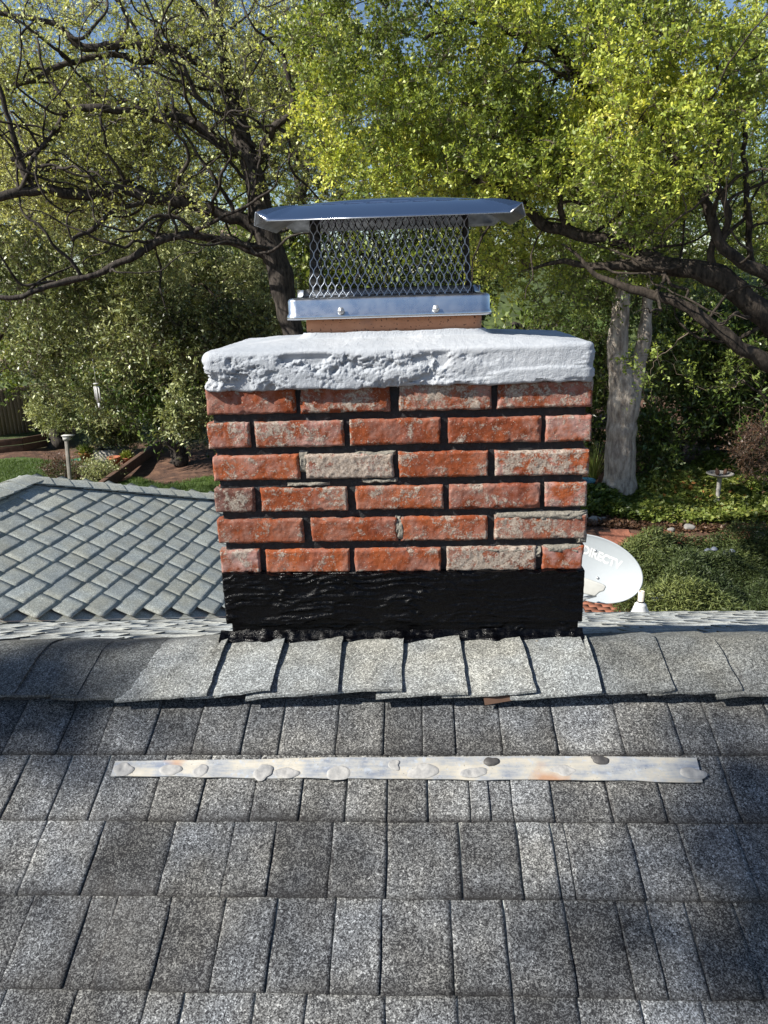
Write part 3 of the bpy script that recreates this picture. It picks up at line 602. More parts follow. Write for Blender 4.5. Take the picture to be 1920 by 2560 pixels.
mb = MB(); mbk = MB(); screen(mb, mbk, -.181, .158, .098, .252, .6165, .792); mb.build('mesh_screen', M['wire'], cap); mbk.build('mesh_screen', M['wire_shade'], cap)['label'] = 'back and side mesh of the cap, shade painted in as black'
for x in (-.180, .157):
    for y in (.252,): mb = MB(); mb.box(x-.0012, x+.0012, y-.007, y+.007, .62, .79); mb.build('corner_bracket', M['wire_shade'], cap)
# lid
def lidpt(x, y, z): return (x, y, z)
xl, xr, yf, yb = -.291, .273, -.002, .345; ze = .771
out = [(xl+.036, yf, ze), (xr-.036, yf, ze), (xr-.012, yf+.014, ze+.019), (xr, yf+.045, ze-.003), (xr, yb-.045, ze-.003), (xr-.012, yb-.014, ze+.019), (xr-.036, yb, ze), (xl+.036, yb, ze), (xl+.012, yb-.014, ze+.019), (xl, yb-.045, ze-.003), (xl, yf+.045, ze-.003), (xl+.012, yf+.014, ze+.019)]
ixl, ixr, iyf, iyb = -.200, .182, .072, .275; zi = .806
mb = MB()
def strip_(A0, A1, B0, B1, n=24, m=8, bulge=.0035):
    A0, A1, B0, B1 = (np.array(q, float) for q in (A0, A1, B0, B1)); P = np.zeros((n+1, m+1, 3))
    for i in range(n+1):
        for j in range(m+1):
            a = A0+(A1-A0)*i/n; b = B0+(B1-B0)*i/n; t = j/m; P[i, j] = a+(b-a)*t+np.array([0, 0, bulge*4*t*(1-t)*1.0])
    mb.grid(P)
ifl, ifr, ibr, ibl = (ixl, iyf, zi), (ixr, iyf, zi), (ixr, iyb, zi), (ixl, iyb, zi)
strip_(out[0], out[1], ifl, ifr); strip_(out[3], out[4], ifr, ibr); strip_(out[6], out[7], ibr, ibl); strip_(out[9], out[10], ibl, ifl)
for a, b, c_ in ((11, 0, ifl), (10, 11, ifl), (1, 2, ifr), (2, 3, ifr), (4, 5, ibr), (5, 6, ibr), (7, 8, ibl), (8, 9, ibl)): strip_(out[a], out[b], c_, c_, 1, 8)
n, m = 40, 24; X, Y = np.meshgrid(np.linspace(ixl, ixr, n+1), np.linspace(iyf, iyb, m+1), indexing='ij'); u_ = (X-ixl)/(ixr-ixl)*2-1; v_ = (Y-iyf)/(iyb-iyf)*2-1
mb.grid(np.stack([X, Y, zi+.017*(1-u_**2)**.6*(1-v_**2)**.6], -1))
lid = mb.build('lid', M['lid'], cap, smooth=True)
bm = bmesh.new(); bm.from_mesh(lid.data); bmesh.ops.remove_doubles(bm, verts=bm.verts, dist=.0002); bmesh.ops.recalc_face_normals(bm, faces=bm.faces); bm.normal_update()
if sum(f.normal.z*f.calc_area() for f in bm.faces) < 0: bmesh.ops.reverse_faces(bm, faces=bm.faces)
bm.normal_update(); bm.to_mesh(lid.data); bm.free()
lid.data.materials.append(M['dullsteel']); md = lid.modifiers.new('thickness', 'SOLIDIFY'); md.thickness = .0014; md.offset = -1; md.material_offset = 1
for i in range(12):
    pass
mb = MB(); pts = np.array(out+[out[0]]); P = []
for a, b in zip(pts[:-1], pts[1:]):
    mb.tube([a, b], .0013, 5)
mb.build('rolled_rim', M['steel'], cap)
for px, py in ((853, 777), (1090, 771)):
    c0 = aty(px, py, .0615); b = empty('bolt', c0); b.parent = cap; b.location = Vector(c0)-cap.location
    mb = MB(); mb.lathe(c0, [(0, .0105), (.0052, .0105), (.006, .0095), (.006, .004), (.0078, .004), (.0078, .0028), (.003, .0028), (.003, -.004)], 6, axis=(0, -1, 0)); mb.lathe(c0, [(0, .0115), (.0028, .0115), (.0028, .0105)], 8, axis=(0, -1, 0)); V_ = 0
    ob = mb.build('bolt', M['galv'], cap); bpy.data.objects.remove(b)
# ------------------------------------------------------------------ ground
def terr(x, y):
    x = np.asarray(x, float); y = np.asarray(y, float); w_ = sstep(-2, 3, x)
    z = -4.6+1.15*sstep(9.5, 16.5, y)*w_+4.9*sstep(23, 44, y)*(.35+.65*sstep(-6, 4, x))+.02*np.clip(y-44, 0, 400)
    P = np.stack(np.broadcast_arrays(x, y, 0*x), -1); return z+.12*vn(P, .35, 3)*sstep(6, 12, y)+.03*vn(P, 1.7, 4)
def gat(px, py, t0=6., t1=70.):
    d = ray(px, py); t = np.linspace(t0, t1, 3000); P = CAM+d*t[:, None]; b = P[:, 2] < terr(P[:, 0], P[:, 1]); i = int(np.argmax(b)) if b.any() else len(t)-1; return P[i]
def inpoly(px, py, poly):
    ins = np.zeros(px.shape, bool); n = len(poly)
    for i in range(n):
        (x0, y0), (x1, y1) = poly[i], poly[(i+1) % n]; c_ = ((y0 > py) != (y1 > py)) & (px < (x1-x0)*(py-y0)/((y1-y0)+1e-9)+x0); ins ^= c_
    return ins
gx = np.concatenate([np.linspace(-300, -24, 24), np.arange(-23.6, 16, .25), np.linspace(17, 300, 24)]); gy = np.concatenate([np.linspace(-200, 1, 14), np.arange(1.5, 46, .25), np.linspace(48, 500, 30)])
X, Y = np.meshgrid(gx, gy, indexing='ij'); mb = MB(); mb.grid(np.stack([X, Y, terr(X, Y)], -1), flip=True)
tag(mb.build('ground', M['soil']), kind='structure')
def sheet(name, mat, poly, dz, step=.12, lab=None, zlim=60, edge=.0):
    c = np.array([gat(*p, t1=zlim) for p in poly]); x0, y0 = c[:, :2].min(0)-.3; x1, y1 = c[:, :2].max(0)+.3; step = max(step, (x1-x0)/160)
    xs = np.arange(x0, x1, step); ys = np.arange(y0, y1, step); X, Y = np.meshgrid(xs, ys, indexing='ij'); Pn = np.stack([X, Y, 0*X], -1)
    Xj = X+.5*vn(Pn, .9, 8)+.2*vn(Pn, 3, 9); Yj = Y+.5*vn(Pn, .9, 18)+.2*vn(Pn, 3, 19); pl = [tuple(q[:2]) for q in c]; ins = inpoly(Xj, Yj, pl); Z = terr(X, Y)+dz
    n, m = X.shape; i = np.arange(n-1)[:, None]*m; j = np.arange(m-1)[None]; f = np.stack([i+j, i+m+j, i+m+j+1, i+j+1], -1); f = f[ins[:-1, :-1] & ins[1:, 1:]]
    tag(mesh(name, np.stack([X, Y, Z], -1).reshape(-1, 3), f, mat), kind='structure'); return X[ins], Y[ins]
L1 = sheet('lawn', M['lawn'], [(-60, 1162), (100, 1150), (200, 1146), (270, 1150), (300, 1172), (240, 1235), (190, 1290), (-60, 1290)], .03)
L2 = sheet('lawn', M['lawn'], [(270, 1245), (330, 1195), (400, 1212), (560, 1190), (640, 1260), (500, 1310), (250, 1310)], .03)
L3 = sheet('lawn', M['lawn'], [(1380, 800), (1400, 735), (1520, 728), (1560, 790), (1500, 830)], .03, lab=1)
L4 = sheet('lawn', M['lawn'], [(1780, 850), (1800, 745), (2000, 735), (2000, 880)], .03)
sheet('path', M['path'], [(1400, 1300), (1500, 1312), (1700, 1318), (2000, 1318), (2100, 1385), (1800, 1372), (1600, 1385), (1400, 1400)], .035)
mb = MB(); pr_ = np.random.default_rng(3); c0 = gat(1475, 1515)
for i in range(9):
    for j in range(14):
        x = c0[0]-1.0+i*.215+(j % 2)*.1; y = c0[1]-.7+j*.11; mb.box(x, x+.208, y, y+.103, c0[2]-.2, c0[2]+.05+pr_.uniform(0, .003))
tag(mb.build('patio', M['brickpatio']), kind='structure')

# ------------------------------------------------------------------ plants: leaves, twigs, limbs
def unit(v): return v/(np.linalg.norm(v, axis=-1, keepdims=True)+1e-9)
def leafmesh(name, mat, parent, Cn, D, L, r, aspect=.5, tint=None, flat=.35, kind=None):
    n = len(Cn); D = unit(D); rn = r.normal(0, 1, (n, 3)); rn[:, 2] += flat*2; S = unit(np.cross(D, rn)); Nn = np.cross(S, D); L = np.broadcast_to(L, (n,))[:, None]
    wv = L*aspect*.5
    V = np.stack([Cn, Cn+D*L*.38+S*wv+Nn*L*.08, Cn+D*L, Cn+D*L*.42-S*wv+Nn*L*.08], 1).reshape(-1, 3)
    f = np.arange(n*4).reshape(n, 4); return mesh(name, V, f, mat, parent, {'tint': np.clip(tint if tint is not None else r.random(n), 0, 1)})
def tubes_batch(mb, P, R, k=3):
    """P (T,n,3) R (T,n)"""
    T, n = P.shape[:2]
    if T == 0: return
    t = unit(np.gradient(P, axis=1)); ref = np.where(abs(t[..., 2:3]) < .8, np.array([0, 0, 1.]), np.array([1., 0, 0])); u = unit(np.cross(t, ref)); v = np.cross(t, u); an = np.arange(k)*2*np.pi/k
    V = P[:, :, None]+R[:, :, None, None]*(np.cos(an)[:, None]*u[:, :, None]+np.sin(an)[:, None]*v[:, :, None])
    b = (np.arange(T)*n*k)[:, None, None]; i = (np.arange(n-1)*k)[None, :, None]; j = np.arange(k)[None, None]; j2 = (j+1) % k
    mb.add(V.reshape(-1, 3), np.stack([b+i+j, b+i+k+j, b+i+k+j2, b+i+j2], -1).reshape(-1, 4))
def smoothpath(pts, rr, m=9, wob=.03, seed=0):
    pts = np.asarray(pts, float); rr = np.asarray(rr, float); n = len(pts); out = []; ro = []
    E = np.vstack([2*pts[0]-pts[1], pts, 2*pts[-1]-pts[-2]])
    for i in range(n-1):
        p0, p1, p2, p3 = E[i:i+4]
        for t in np.linspace(0, 1, m, endpoint=False): out.append(.5*((2*p1)+(-p0+p2)*t+(2*p0-5*p1+4*p2-p3)*t*t+(-p0+3*p1-3*p2+p3)*t**3)); ro.append(rr[i]+(rr[i+1]-rr[i])*t)
    out.append(pts[-1]); ro.append(rr[-1]); out = np.array(out); ro = np.array(ro)
    for a in range(3): out[:, a] += wob*vn(out+a*7.3, 2.2, seed+a)+wob*.5*vn(out+a*3.1, 6, seed+5+a)
    return out, ro*(1+.12*vn(out, 5, seed+9))
def pxlimb(pts, seed=0, wob=.03, m=9):
    """pts: (px, py, depth, radius in photo pixels)"""
    P = np.array([aty(a, b, Y) for a, b, Y, r in pts]); D = (P-CAM)@FW; R = np.array([p[3] for p in pts])*D/F
    return smoothpath(P, R, m, wob, seed)
def thin(cl, r, p, gz=-3.7, box=(3.2, 10, 11.5, 17.5)):
    t = (cl[:, 2]-gz)/SUN[2]; x = cl[:, 0]-SUN[0]*t; y = cl[:, 1]-SUN[1]*t; hit = (x > box[0]) & (x < box[1]) & (y > box[2]) & (y < box[3]); return cl[~(hit & (r.random(len(cl)) < p))]
def blobs(specs, n, r, ythin=1.):
    """sample n clump centres in photo ellipses (px, py, rx, ry, weight, near, far)"""
    sp = np.array(specs, float); p = sp[:, 4]/sp[:, 4].sum(); i = r.choice(len(sp), n, p=p); a = r.uniform(0, 2*np.pi, n); q = np.sqrt(r.random(n)); px = sp[i, 0]+np.cos(a)*q*sp[i, 2]; py = sp[i, 1]+np.sin(a)*q*sp[i, 3]
    Y = sp[i, 5]+(sp[i, 6]-sp[i, 5])*r.random(n); return np.array([aty(*c_) for c_ in zip(px, py, Y)])
def plant(name, label, cat, limbs, cl, r, barkm, twigm, leafm, twigs=7, tl=.25, npl=10, ls=.035, asp=.5, group=None, tr=.0035, br=.006, spread=.9, tuft=1, drop=.0, tintb=0., flat=.35, wig=.35, maxbr=1.0, k=3, base=None, bare=0., subs=None):
    root = empty(name, base if base is not None else limbs[0][0][0], label, cat, group)
    for i, (P, R) in enumerate(limbs):
        mb = MB(); mb.tube(P, R, 12 if R.max() > .06 else 7); mb.build('trunk' if i == 0 else 'limb', barkm, root, smooth=True)
    SK = np.concatenate([P for P, R in limbs]); SR = np.concatenate([R for P, R in limbs])
    mbs = MB(); rs = np.random.default_rng(5)
    if subs:
        n_, st_, k_, r0_ = subs; ok = np.where(SR > .018)[0]; SKl = [SK]; SRl = [SR]
        for q in range(n_):
            allp = np.concatenate(SKl); j = rs.choice(ok); p0 = SK[j].copy(); d = unit(rs.normal(0, 1, 3)*np.array([1, .7, .8])+np.array([-.25 if name == 'oak_tree' else 0, 0, .35])); rr0 = min(SR[j]*.6, r0_*rs.uniform(.5, 1.2)); pts = [p0]
            for w_ in range(k_):
                d = unit(d+rs.normal(0, .33, 3)+np.array([0, 0, .05])); pts.append(pts[-1]+d*st_*rs.uniform(.7, 1.3))
            P_, R_2 = smoothpath(pts, np.linspace(rr0, .004, len(pts)), 3, .02, q); mbs.tube(P_, R_2, 6); SKl.append(P_[4:]); SRl.append(R_2[4:])
        SK = np.concatenate(SKl); SR = np.concatenate(SRl); mbs.build('branches', barkm, root, smooth=True)
    d0 = np.array([np.min(np.linalg.norm(SK-c, axis=1)) for c in cl]); cl = cl[np.argsort(d0)]
    cap_ = len(SK)+len(cl)*9; A_ = np.full((cap_, 3), 1e6); A_[:len(SK)] = SK; RR = np.zeros(cap_); RR[:len(SK)] = SR; m = len(SK); BP = []; BR = []
    tt = np.linspace(0, 1, 9)[:, None]
    for c in cl:
        d = np.linalg.norm(A_[:m]-c, axis=1)+np.where(A_[:m, 2] > c[2], .15, 0); j = int(np.argmin(d)); S = A_[j]; L = np.linalg.norm(c-S)
        if L < .02: continue
        mid = (S+c)/2+r.normal(0, .16, 3)*L+np.array([0, 0, .10*L]); P = S*(1-tt)**2+2*mid*tt*(1-tt)+c*tt**2; P[1:-1] += r.normal(0, .035*wig*3, (7, 3))*L
        r0 = min(RR[j]*.7+.001, br*(.5+L*1.2), .05*maxbr); Rb = np.linspace(r0, max(r0*.45, .002), 9); BP.append(P); BR.append(Rb); A_[m:m+8] = P[1:]; RR[m:m+8] = Rb[1:]; m += 8
    mb = MB(); tubes_batch(mb, np.array(BP), np.array(BR), 4)
    ends = np.array([p[-1] for p in BP]); dirs = unit(np.array([p[-1]-p[-3] for p in BP])); T = len(ends)*twigs
    E0 = np.repeat(ends, twigs, 0); D0 = unit(np.repeat(dirs, twigs, 0)*.5+r.normal(0, 1, (T, 3))*spread+np.array([0, 0, .25-drop])); Lt = tl*r.uniform(.45, 1.25, T)[:, None]
    side = r.normal(0, 1, (T, 3)); tq = np.linspace(0, 1, 5)
    TP = np.stack([E0+D0*Lt*t+side*Lt*wig*t*t*.5+np.array([0, 0, -drop*.6])*Lt*t*t+(r.normal(0, .04, (T, 3))*Lt*wig*2 if 0 < t < 1 else 0) for t in tq], 1)
    TR = np.broadcast_to(np.linspace(tr, tr*.4, 5), (T, 5)).copy(); tubes_batch(mb, TP, TR, 3)
    mb.build('twigs', twigm, root)
    keep = r.random(T) >= bare; TP = TP[keep]; T = len(TP); ctint = np.repeat(np.repeat(vn(ends, .9, 77)*.5+r.normal(0, .12, len(ends)), twigs)[keep], npl)
    u = r.uniform(.15, 1.08, (T, npl)); u = u if tuft == 1 else np.round(u*3)/3.; ui = np.clip(u*4, 0, 3.999); i0 = ui.astype(int); fr = (ui-i0)[..., None]; idx = np.arange(T)[:, None]
    LP = TP[idx, i0]*(1-fr)+TP[idx, i0+1]*fr; LP = LP.reshape(-1, 3); tdir = np.repeat(unit(TP[:, -1]-TP[:, 0]), npl, 0); n = len(LP)
    LD = unit(tdir*.5+r.normal(0, .75, (n, 3))+np.array([0, 0, .12])); tint = .42+ctint+.28*(u.ravel()-.5)+r.normal(0, .14, n)+tintb
    leafmesh('crown', leafm, root, LP+r.normal(0, .012, (n, 3)), LD, ls*r.uniform(.6, 1.25, n), r, asp, tint, flat); return root
r = np.random.default_rng(21)
# --- leaning oak with opening buds, left
A0 = pxlimb([(790, 1180, 9.6, 26), (760, 960, 9.8, 26), (735, 830, 10, 25), (715, 760, 10, 29), (690, 650, 10, 32), (660, 560, 10.1, 31), (640, 460, 10.2, 27), (605, 350, 10.3, 24), (582, 250, 10.5, 20), (562, 160, 10.6, 15), (548, 60, 10.8, 11), (520, -90, 11, 8)], 1)
limbsA = [A0,
 pxlimb([(668, 588, 10.1, 17), (610, 555, 10, 16), (540, 535, 9.9, 15), (460, 508, 9.8, 15), (380, 498, 9.7, 16), (300, 480, 9.6, 13), (200, 478, 9.4, 13), (90, 475, 9.2, 12), (-80, 510, 9, 11)], 2, .05),
 pxlimb([(690, 655, 10, 12), (630, 622, 9.9, 11), (560, 595, 9.8, 11), (480, 590, 9.6, 10), (410, 608, 9.5, 10), (350, 640, 9.4, 9), (270, 672, 9.3, 8), (170, 700, 9.2, 7), (60, 735, 9, 6), (-40, 745, 9, 5)], 3, .05),
 pxlimb([(622, 395, 10.2, 14), (570, 368, 10.1, 13), (510, 330, 10, 12), (450, 298, 9.9, 12), (390, 300, 9.8, 10), (330, 275, 9.7, 10), (250, 268, 9.5, 10), (170, 292, 9.4, 8), (110, 360, 9.3, 6), (30, 400, 9.2, 5)], 4, .05),
 pxlimb([(580, 245, 10.5, 12), (520, 170, 10.4, 12), (440, 125, 10.3, 11), (370, 108, 10.2, 11), (290, 118, 10, 10), (200, 122, 9.9, 10), (120, 60, 9.8, 7), (-20, 30, 9.7, 5)], 5, .05),
 pxlimb([(440, 125, 10.3, 8), (350, 150, 10.2, 8), (250, 140, 10.1, 7), (150, 165, 10, 7), (80, 200, 9.9, 6), (-30, 230, 9.8, 5)], 6, .05),
 pxlimb([(628, 430, 10.2, 9), (660, 370, 10, 9), (690, 325, 9.8, 9), (725, 290, 9.7, 8), (722, 210, 9.6, 7), (705, 110, 9.6, 6), (780, 55, 9.5, 6), (850, 10, 9.4, 5), (880, -60, 9.3, 4)], 7, .06),
 pxlimb([(120, 478, 9.3, 8), (70, 430, 9.2, 8), (40, 330, 9.1, 7), (0, 220, 9, 6), (-60, 150, 9, 5)], 8, .05),
 pxlimb([(545, 70, 10.8, 7), (500, 20, 10.6, 6), (440, -60, 10.5, 5)], 9, .05), pxlimb([(640, 370, 10.2, 6), (560, 290, 10, 6), (490, 240, 9.8, 6), (460, 170, 9.7, 5)], 10, .06),
 pxlimb([(170, 290, 9.4, 6), (90, 370, 9.2, 5), (40, 470, 9.1, 5)], 12, .05), pxlimb([(380, 498, 9.7, 6), (250, 560, 9.4, 6), (180, 600, 9.2, 5)], 13, .06)]
clA = blobs([(250, 120, 400, 170, 9, 9.4, 12.8), (620, 130, 250, 170, 6, 10, 13), (180, 340, 330, 160, 7, 9.2, 12.6), (500, 330, 250, 150, 5, 9.7, 12.6), (760, 250, 150, 250, 4, 9.6, 12.5), (250, 520, 300, 90, 3, 9.2, 12), (740, 460, 120, 80, 1, 9.8, 12), (120, 430, 220, 120, 3, 9.2, 12)], 1750, r)
clA = thin(clA, r, .4)
plant('oak_tree', 'leaning dark-trunked oak with long limbs and sparse fresh buds, left of the cap', 'tree', limbsA, clA, r, M['barkA'], M['twigA'], M['leafA'], twigs=8, tl=.32, npl=11, ls=.048, asp=.6, tuft=3, wig=.9, tr=.0048, br=.014, bare=.2, subs=(95, .17, 13, .034))
# --- live oak overhead, right
limbsB = [pxlimb([(2150, 1500, 7.2, 60), (2120, 1200, 7.1, 46), (2040, 960, 7, 40), (1960, 850, 6.9, 34), (1890, 770, 6.8, 29), (1828, 712, 6.8, 27), (1770, 684, 6.8, 27), (1690, 664, 6.9, 22), (1620, 652, 7, 20), (1560, 668, 7.1, 13), (1480, 672, 7.2, 9), (1400, 655, 7.4, 6), (1320, 670, 7.6, 3)], 21, .03),
 pxlimb([(2080, 1010, 7, 24), (1930, 915, 6.7, 19), (1840, 860, 6.6, 16), (1770, 808, 6.6, 15), (1712, 764, 6.6, 13), (1650, 745, 6.7, 13), (1570, 725, 6.8, 10), (1500, 690, 6.9, 7), (1440, 640, 7.1, 4), (1400, 620, 7.3, 2)], 22, .04),
 pxlimb([(2020, 730, 6.8, 20), (1920, 683, 6.7, 16), (1850, 650, 6.6, 14), (1800, 595, 6.6, 14), (1775, 520, 6.6, 13), (1735, 465, 6.7, 12), (1690, 410, 6.8, 11), (1650, 330, 7, 9), (1560, 220, 7.2, 6)], 23, .04),
 pxlimb([(1810, 596, 6.6, 9), (1822, 540, 6.5, 8), (1795, 470, 6.5, 8), (1785, 380, 6.5, 8), (1720, 310, 6.6, 6), (1660, 250, 6.6, 4)], 24, .04),
 pxlimb([(1640, 655, 7, 13), (1560, 625, 7.2, 13), (1490, 600, 7.3, 13), (1423, 570, 7.4, 15), (1353, 560, 7.5, 14), (1313, 515, 7.5, 13), (1240, 480, 7.6, 9), (1150, 420, 7.7, 6)], 25, .05),
 pxlimb([(1425, 570, 7.4, 9), (1405, 520, 7.3, 8), (1395, 460, 7.3, 6), (1370, 400, 7.3, 4)], 26, .04),
 pxlimb([(1740, 470, 6.9, 12), (1620, 420, 7.4, 13), (1530, 345, 7.6, 13), (1480, 240, 7.6, 13), (1410, 150, 7.5, 12), (1360, 105, 7.4, 10), (1270, 75, 7.3, 7), (1160, 60, 7.2, 5), (1050, 100, 7.2, 4)], 27, .05),
 pxlimb([(1885, 660, 7, 8), (1878, 560, 7, 8), (1868, 450, 7, 7), (1860, 330, 7, 6), (1800, 150, 7, 5)], 28, .05),
 pxlimb([(1790, 690, 6.8, 11), (1775, 640, 6.8, 10), (1785, 590, 6.8, 8)], 29, .02), pxlimb([(1530, 345, 7.6, 7), (1340, 300, 7.8, 7), (1180, 260, 8, 6), (1000, 260, 8, 4)], 30, .06)]
clB = blobs([(1050, 90, 330, 230, 10, 6.6, 9.5), (930, 300, 200, 170, 5, 6.8, 9.5), (1180, 400, 270, 110, 5, 6.6, 9), (1400, 130, 280, 190, 6, 6.6, 9.5), (1720, 130, 280, 200, 6.5, 6, 8.5), (1640, 360, 200, 160, 4.5, 6, 8), (1350, 400, 170, 130, 2.5, 6.8, 8.5), (1230, 330, 300, 130, 3, 7, 9), (1580, 500, 130, 90, 1.5, 6.2, 7.8), (1860, 380, 120, 200, 1.2, 6.4, 8.5), (1380, 680, 180, 120, 1.5, 7.6, 9.5), (1250, 600, 120, 100, 1.2, 7.8, 9.5), (1700, 620, 220, 100, 1., 7, 9), (1750, 880, 250, 90, .25, 7, 8)], 1600, r)
clB = thin(clB, r, .35)
plant('live_oak_tree', 'dense yellow-green live oak with arching dark limbs filling the upper right of the photo', 'tree', limbsB, clB, r, M['barkB'], M['twigB'], M['leafB'], twigs=8, tl=.26, npl=15, ls=.048, asp=.55, wig=.5, tr=.003, br=.009, subs=(45, .15, 11, .026), base=(limbsB[0][0][0][0], limbsB[0][0][0][1], -4.6))
# --- glossy evergreens, lower left
def stem(px, py, Y, top, rpx=8, seed=0):
    g = aty(px, py, Y); g[2] = float(terr(g[0], g[1]))-.1; t = aty(*top); D = (t-CAM)@FW; return smoothpath([g, g*.6+t*.4+(.2, 0, .0), t], np.array([rpx, rpx*.7, rpx*.35])*D/F, 9, .12, seed)
evs = [('broad glossy evergreen tree just left of the chimney, drooping sprays beside the crown', [(480, 760, 190, 130, 6, 12, 15), (560, 860, 130, 110, 4, 12, 14), (300, 880, 60, 70, .7, 12.4, 13.4), (480, 1030, 50, 55, 1.4, 12, 12.6), (640, 760, 90, 120, 2, 12.5, 14.5), (500, 960, 60, 70, 1, 12, 13)], 620, (640, 1100, 13.6, (520, 700, 13.4))),
       ('dark evergreen tree at the far left above the board fence', [(-170, 640, 200, 220, 4, 12, 16), (100, 620, 220, 130, 5, 12.5, 16), (220, 780, 160, 110, 4, 12.5, 15), (60, 800, 120, 120, 3, 13, 16), (170, 930, 90, 80, 2.2, 13, 15), (220, 1000, 70, 60, 1, 13, 14)], 620, (-330, 1000, 15.4, (100, 640, 14.4))),
       ('mid green evergreen tree behind the oak limbs, between the other two evergreens', [(330, 600, 230, 110, 5, 14, 18), (420, 690, 170, 100, 3, 14, 17), (300, 800, 130, 60, 2, 15, 18), (560, 620, 120, 90, 2, 14.5, 17)], 480, (610, 1000, 16.5, (400, 600, 16)))]
for i, (lb, sp, n, st) in enumerate(evs):
    s0 = stem(st[0], st[1], st[2], st[3], 11, 40+i); cl = blobs(sp, int(n*1.4), r); cl = cl[vn(cl, 1.0, 50+i)+.3*vn(cl, 2.5, 60+i) > -.12]
    plant('evergreen_tree', lb, 'tree', [s0], cl, r, M['barkB'], M['twigB'], M['leafC'], twigs=8, tl=.42, npl=12, ls=.085, asp=.42, wig=.5, tr=.004, br=.012, drop=.35, group='evergreens behind the lower roof wing', base=s0[0][0])
# --- far trees on the slope behind
def fartree(lb, px, Y, ytop, ybot, wpx, mat, n, seed, ls=.16, gapw=1., name='background_tree'):
    rr = np.random.default_rng(seed); g = aty(px, 700, Y); g[2] = float(terr(g[0], g[1])); top = aty(px, ytop, Y)[2]; bot = aty(px, ybot, Y)[2]; hw = wpx*((g-CAM)@FW)/F
    H = top-g[2]; tr_ = smoothpath([g-(0, 0, .2), g+(.3, 0, H*.4), g+(rr.normal(0, .5), 0, H*.9)], [.28, .2, .05], 9, .3, seed)
    lm = [tr_]
    for q in range(6):
        a = rr.uniform(0, 6.28); z0 = g[2]+H*rr.uniform(.3, .7); p0 = np.array([np.interp(z0, tr_[0][:, 2], tr_[0][:, j]) for j in range(3)]); e = p0+np.array([math.cos(a)*hw*.8, math.sin(a)*hw*.6, H*rr.uniform(.05, .25)]); lm.append(smoothpath([p0, (p0+e)/2+(0, 0, .4), e], [.12, .08, .03], 6, .2, seed+q))
    u = rr.normal(0, 1, (n, 3)); u = unit(u)*(rr.random((n, 1))**.45); cl = np.stack([g[0]+u[:, 0]*hw, Y+u[:, 1]*hw*.8, (top+bot)/2+u[:, 2]*(top-bot)/2], 1); keep = vn(cl, .45, seed) > -.25*gapw; cl = cl[keep]
    return plant(name, lb, 'tree', lm, cl, rr, M['barkA'], M['twigB'], mat, twigs=6, tl=.85, npl=11, ls=ls, asp=.5, tr=.008, br=.03, group='trees on the slope behind', spread=1.1, base=g)
FT = [('pale green hazy tree far behind the leaning oak, upper left corner', 60, 27, 130, 620, 300, 'leafF', 250), ('pale green far tree behind the upper oak limbs left of centre', 400, 30, 130, 620, 300, 'leafF', 290), ('pale green far tree just left of the bright live oak', 760, 26, -30, 560, 260, 'leafF', 330),
      ('dark far tree directly behind the chimney cap', 950, 23, 380, 980, 260, 'leafD', 330), ('dark far tree behind the left edge of the roof wing', 60, 24, 520, 1000, 260, 'leafD', 280), ('dark far tree showing under the left oak limb', 400, 21, 560, 1090, 230, 'leafE', 420), ('dark far tree behind the oak trunk', 660, 22, 480, 1040, 210, 'leafD', 300),
      ('tall far tree behind the live oak right of the cap', 1180, 24, 150, 760, 250, 'leafD', 320), ('far tree above the small lawn patch on the slope', 1440, 34, 100, 720, 240, 'leafD', 300), ('far tree behind the two pale stems', 1640, 28, 120, 860, 230, 'leafD', 300), ('far tree at the right edge of the photo', 1900, 33, 250, 735, 200, 'leafD', 280), ('dark low tree between the chimney crown and the pale trunk', 1330, 20, 780, 1180, 150, 'leafD', 200)]
for i, (lb, px, Y, yt, yb_, wp, mt, n) in enumerate(FT): fartree(lb, px, Y, yt, yb_, wp, M[mt], n, 300+i, ls=.17 if mt == 'leafD' else .15)
# --- tree with twin pale trunks
g0 = gat(1548, 1232); YD = g0[1]
D0 = pxlimb([(1545, 1262, YD, 56), (1546, 1236, YD, 48), (1549, 1190, YD, 40), (1553, 1090, YD, 38), (1558, 1010, YD, 40), (1556, 960, YD, 33), (1546, 900, YD, 27), (1545, 850, YD, 25), (1552, 780, YD, 23), (1553, 700, YD, 19), (1548, 600, YD, 15), (1535, 450, YD, 10), (1520, 300, YD, 6)], 61, .015)
D1 = pxlimb([(1570, 1040, YD, 22), (1578, 985, YD, 24), (1593, 925, YD, 22), (1607, 866, YD, 19), (1617, 776, YD, 13), (1620, 680, YD, 11), (1626, 560, YD, 8), (1650, 400, YD, 5)], 62, .015)
clD = blobs([(1560, 520, 200, 160, 4, YD-1, YD+2), (1650, 700, 160, 90, 2, YD, YD+2), (1470, 650, 110, 110, 2, YD-1, YD+2), (1490, 880, 50, 110, .7, YD+.6, YD+2)], 380, r)
plant('twin_trunk_tree', 'pale smooth-barked tree with two trunks rising from the ivy right of the chimney', 'tree', [D0, D1], clD, r, M['barkD'], M['twigB'], M['leafD'], twigs=6, tl=.5, npl=10, ls=.10, asp=.4, tr=.005, br=.014, drop=.3)
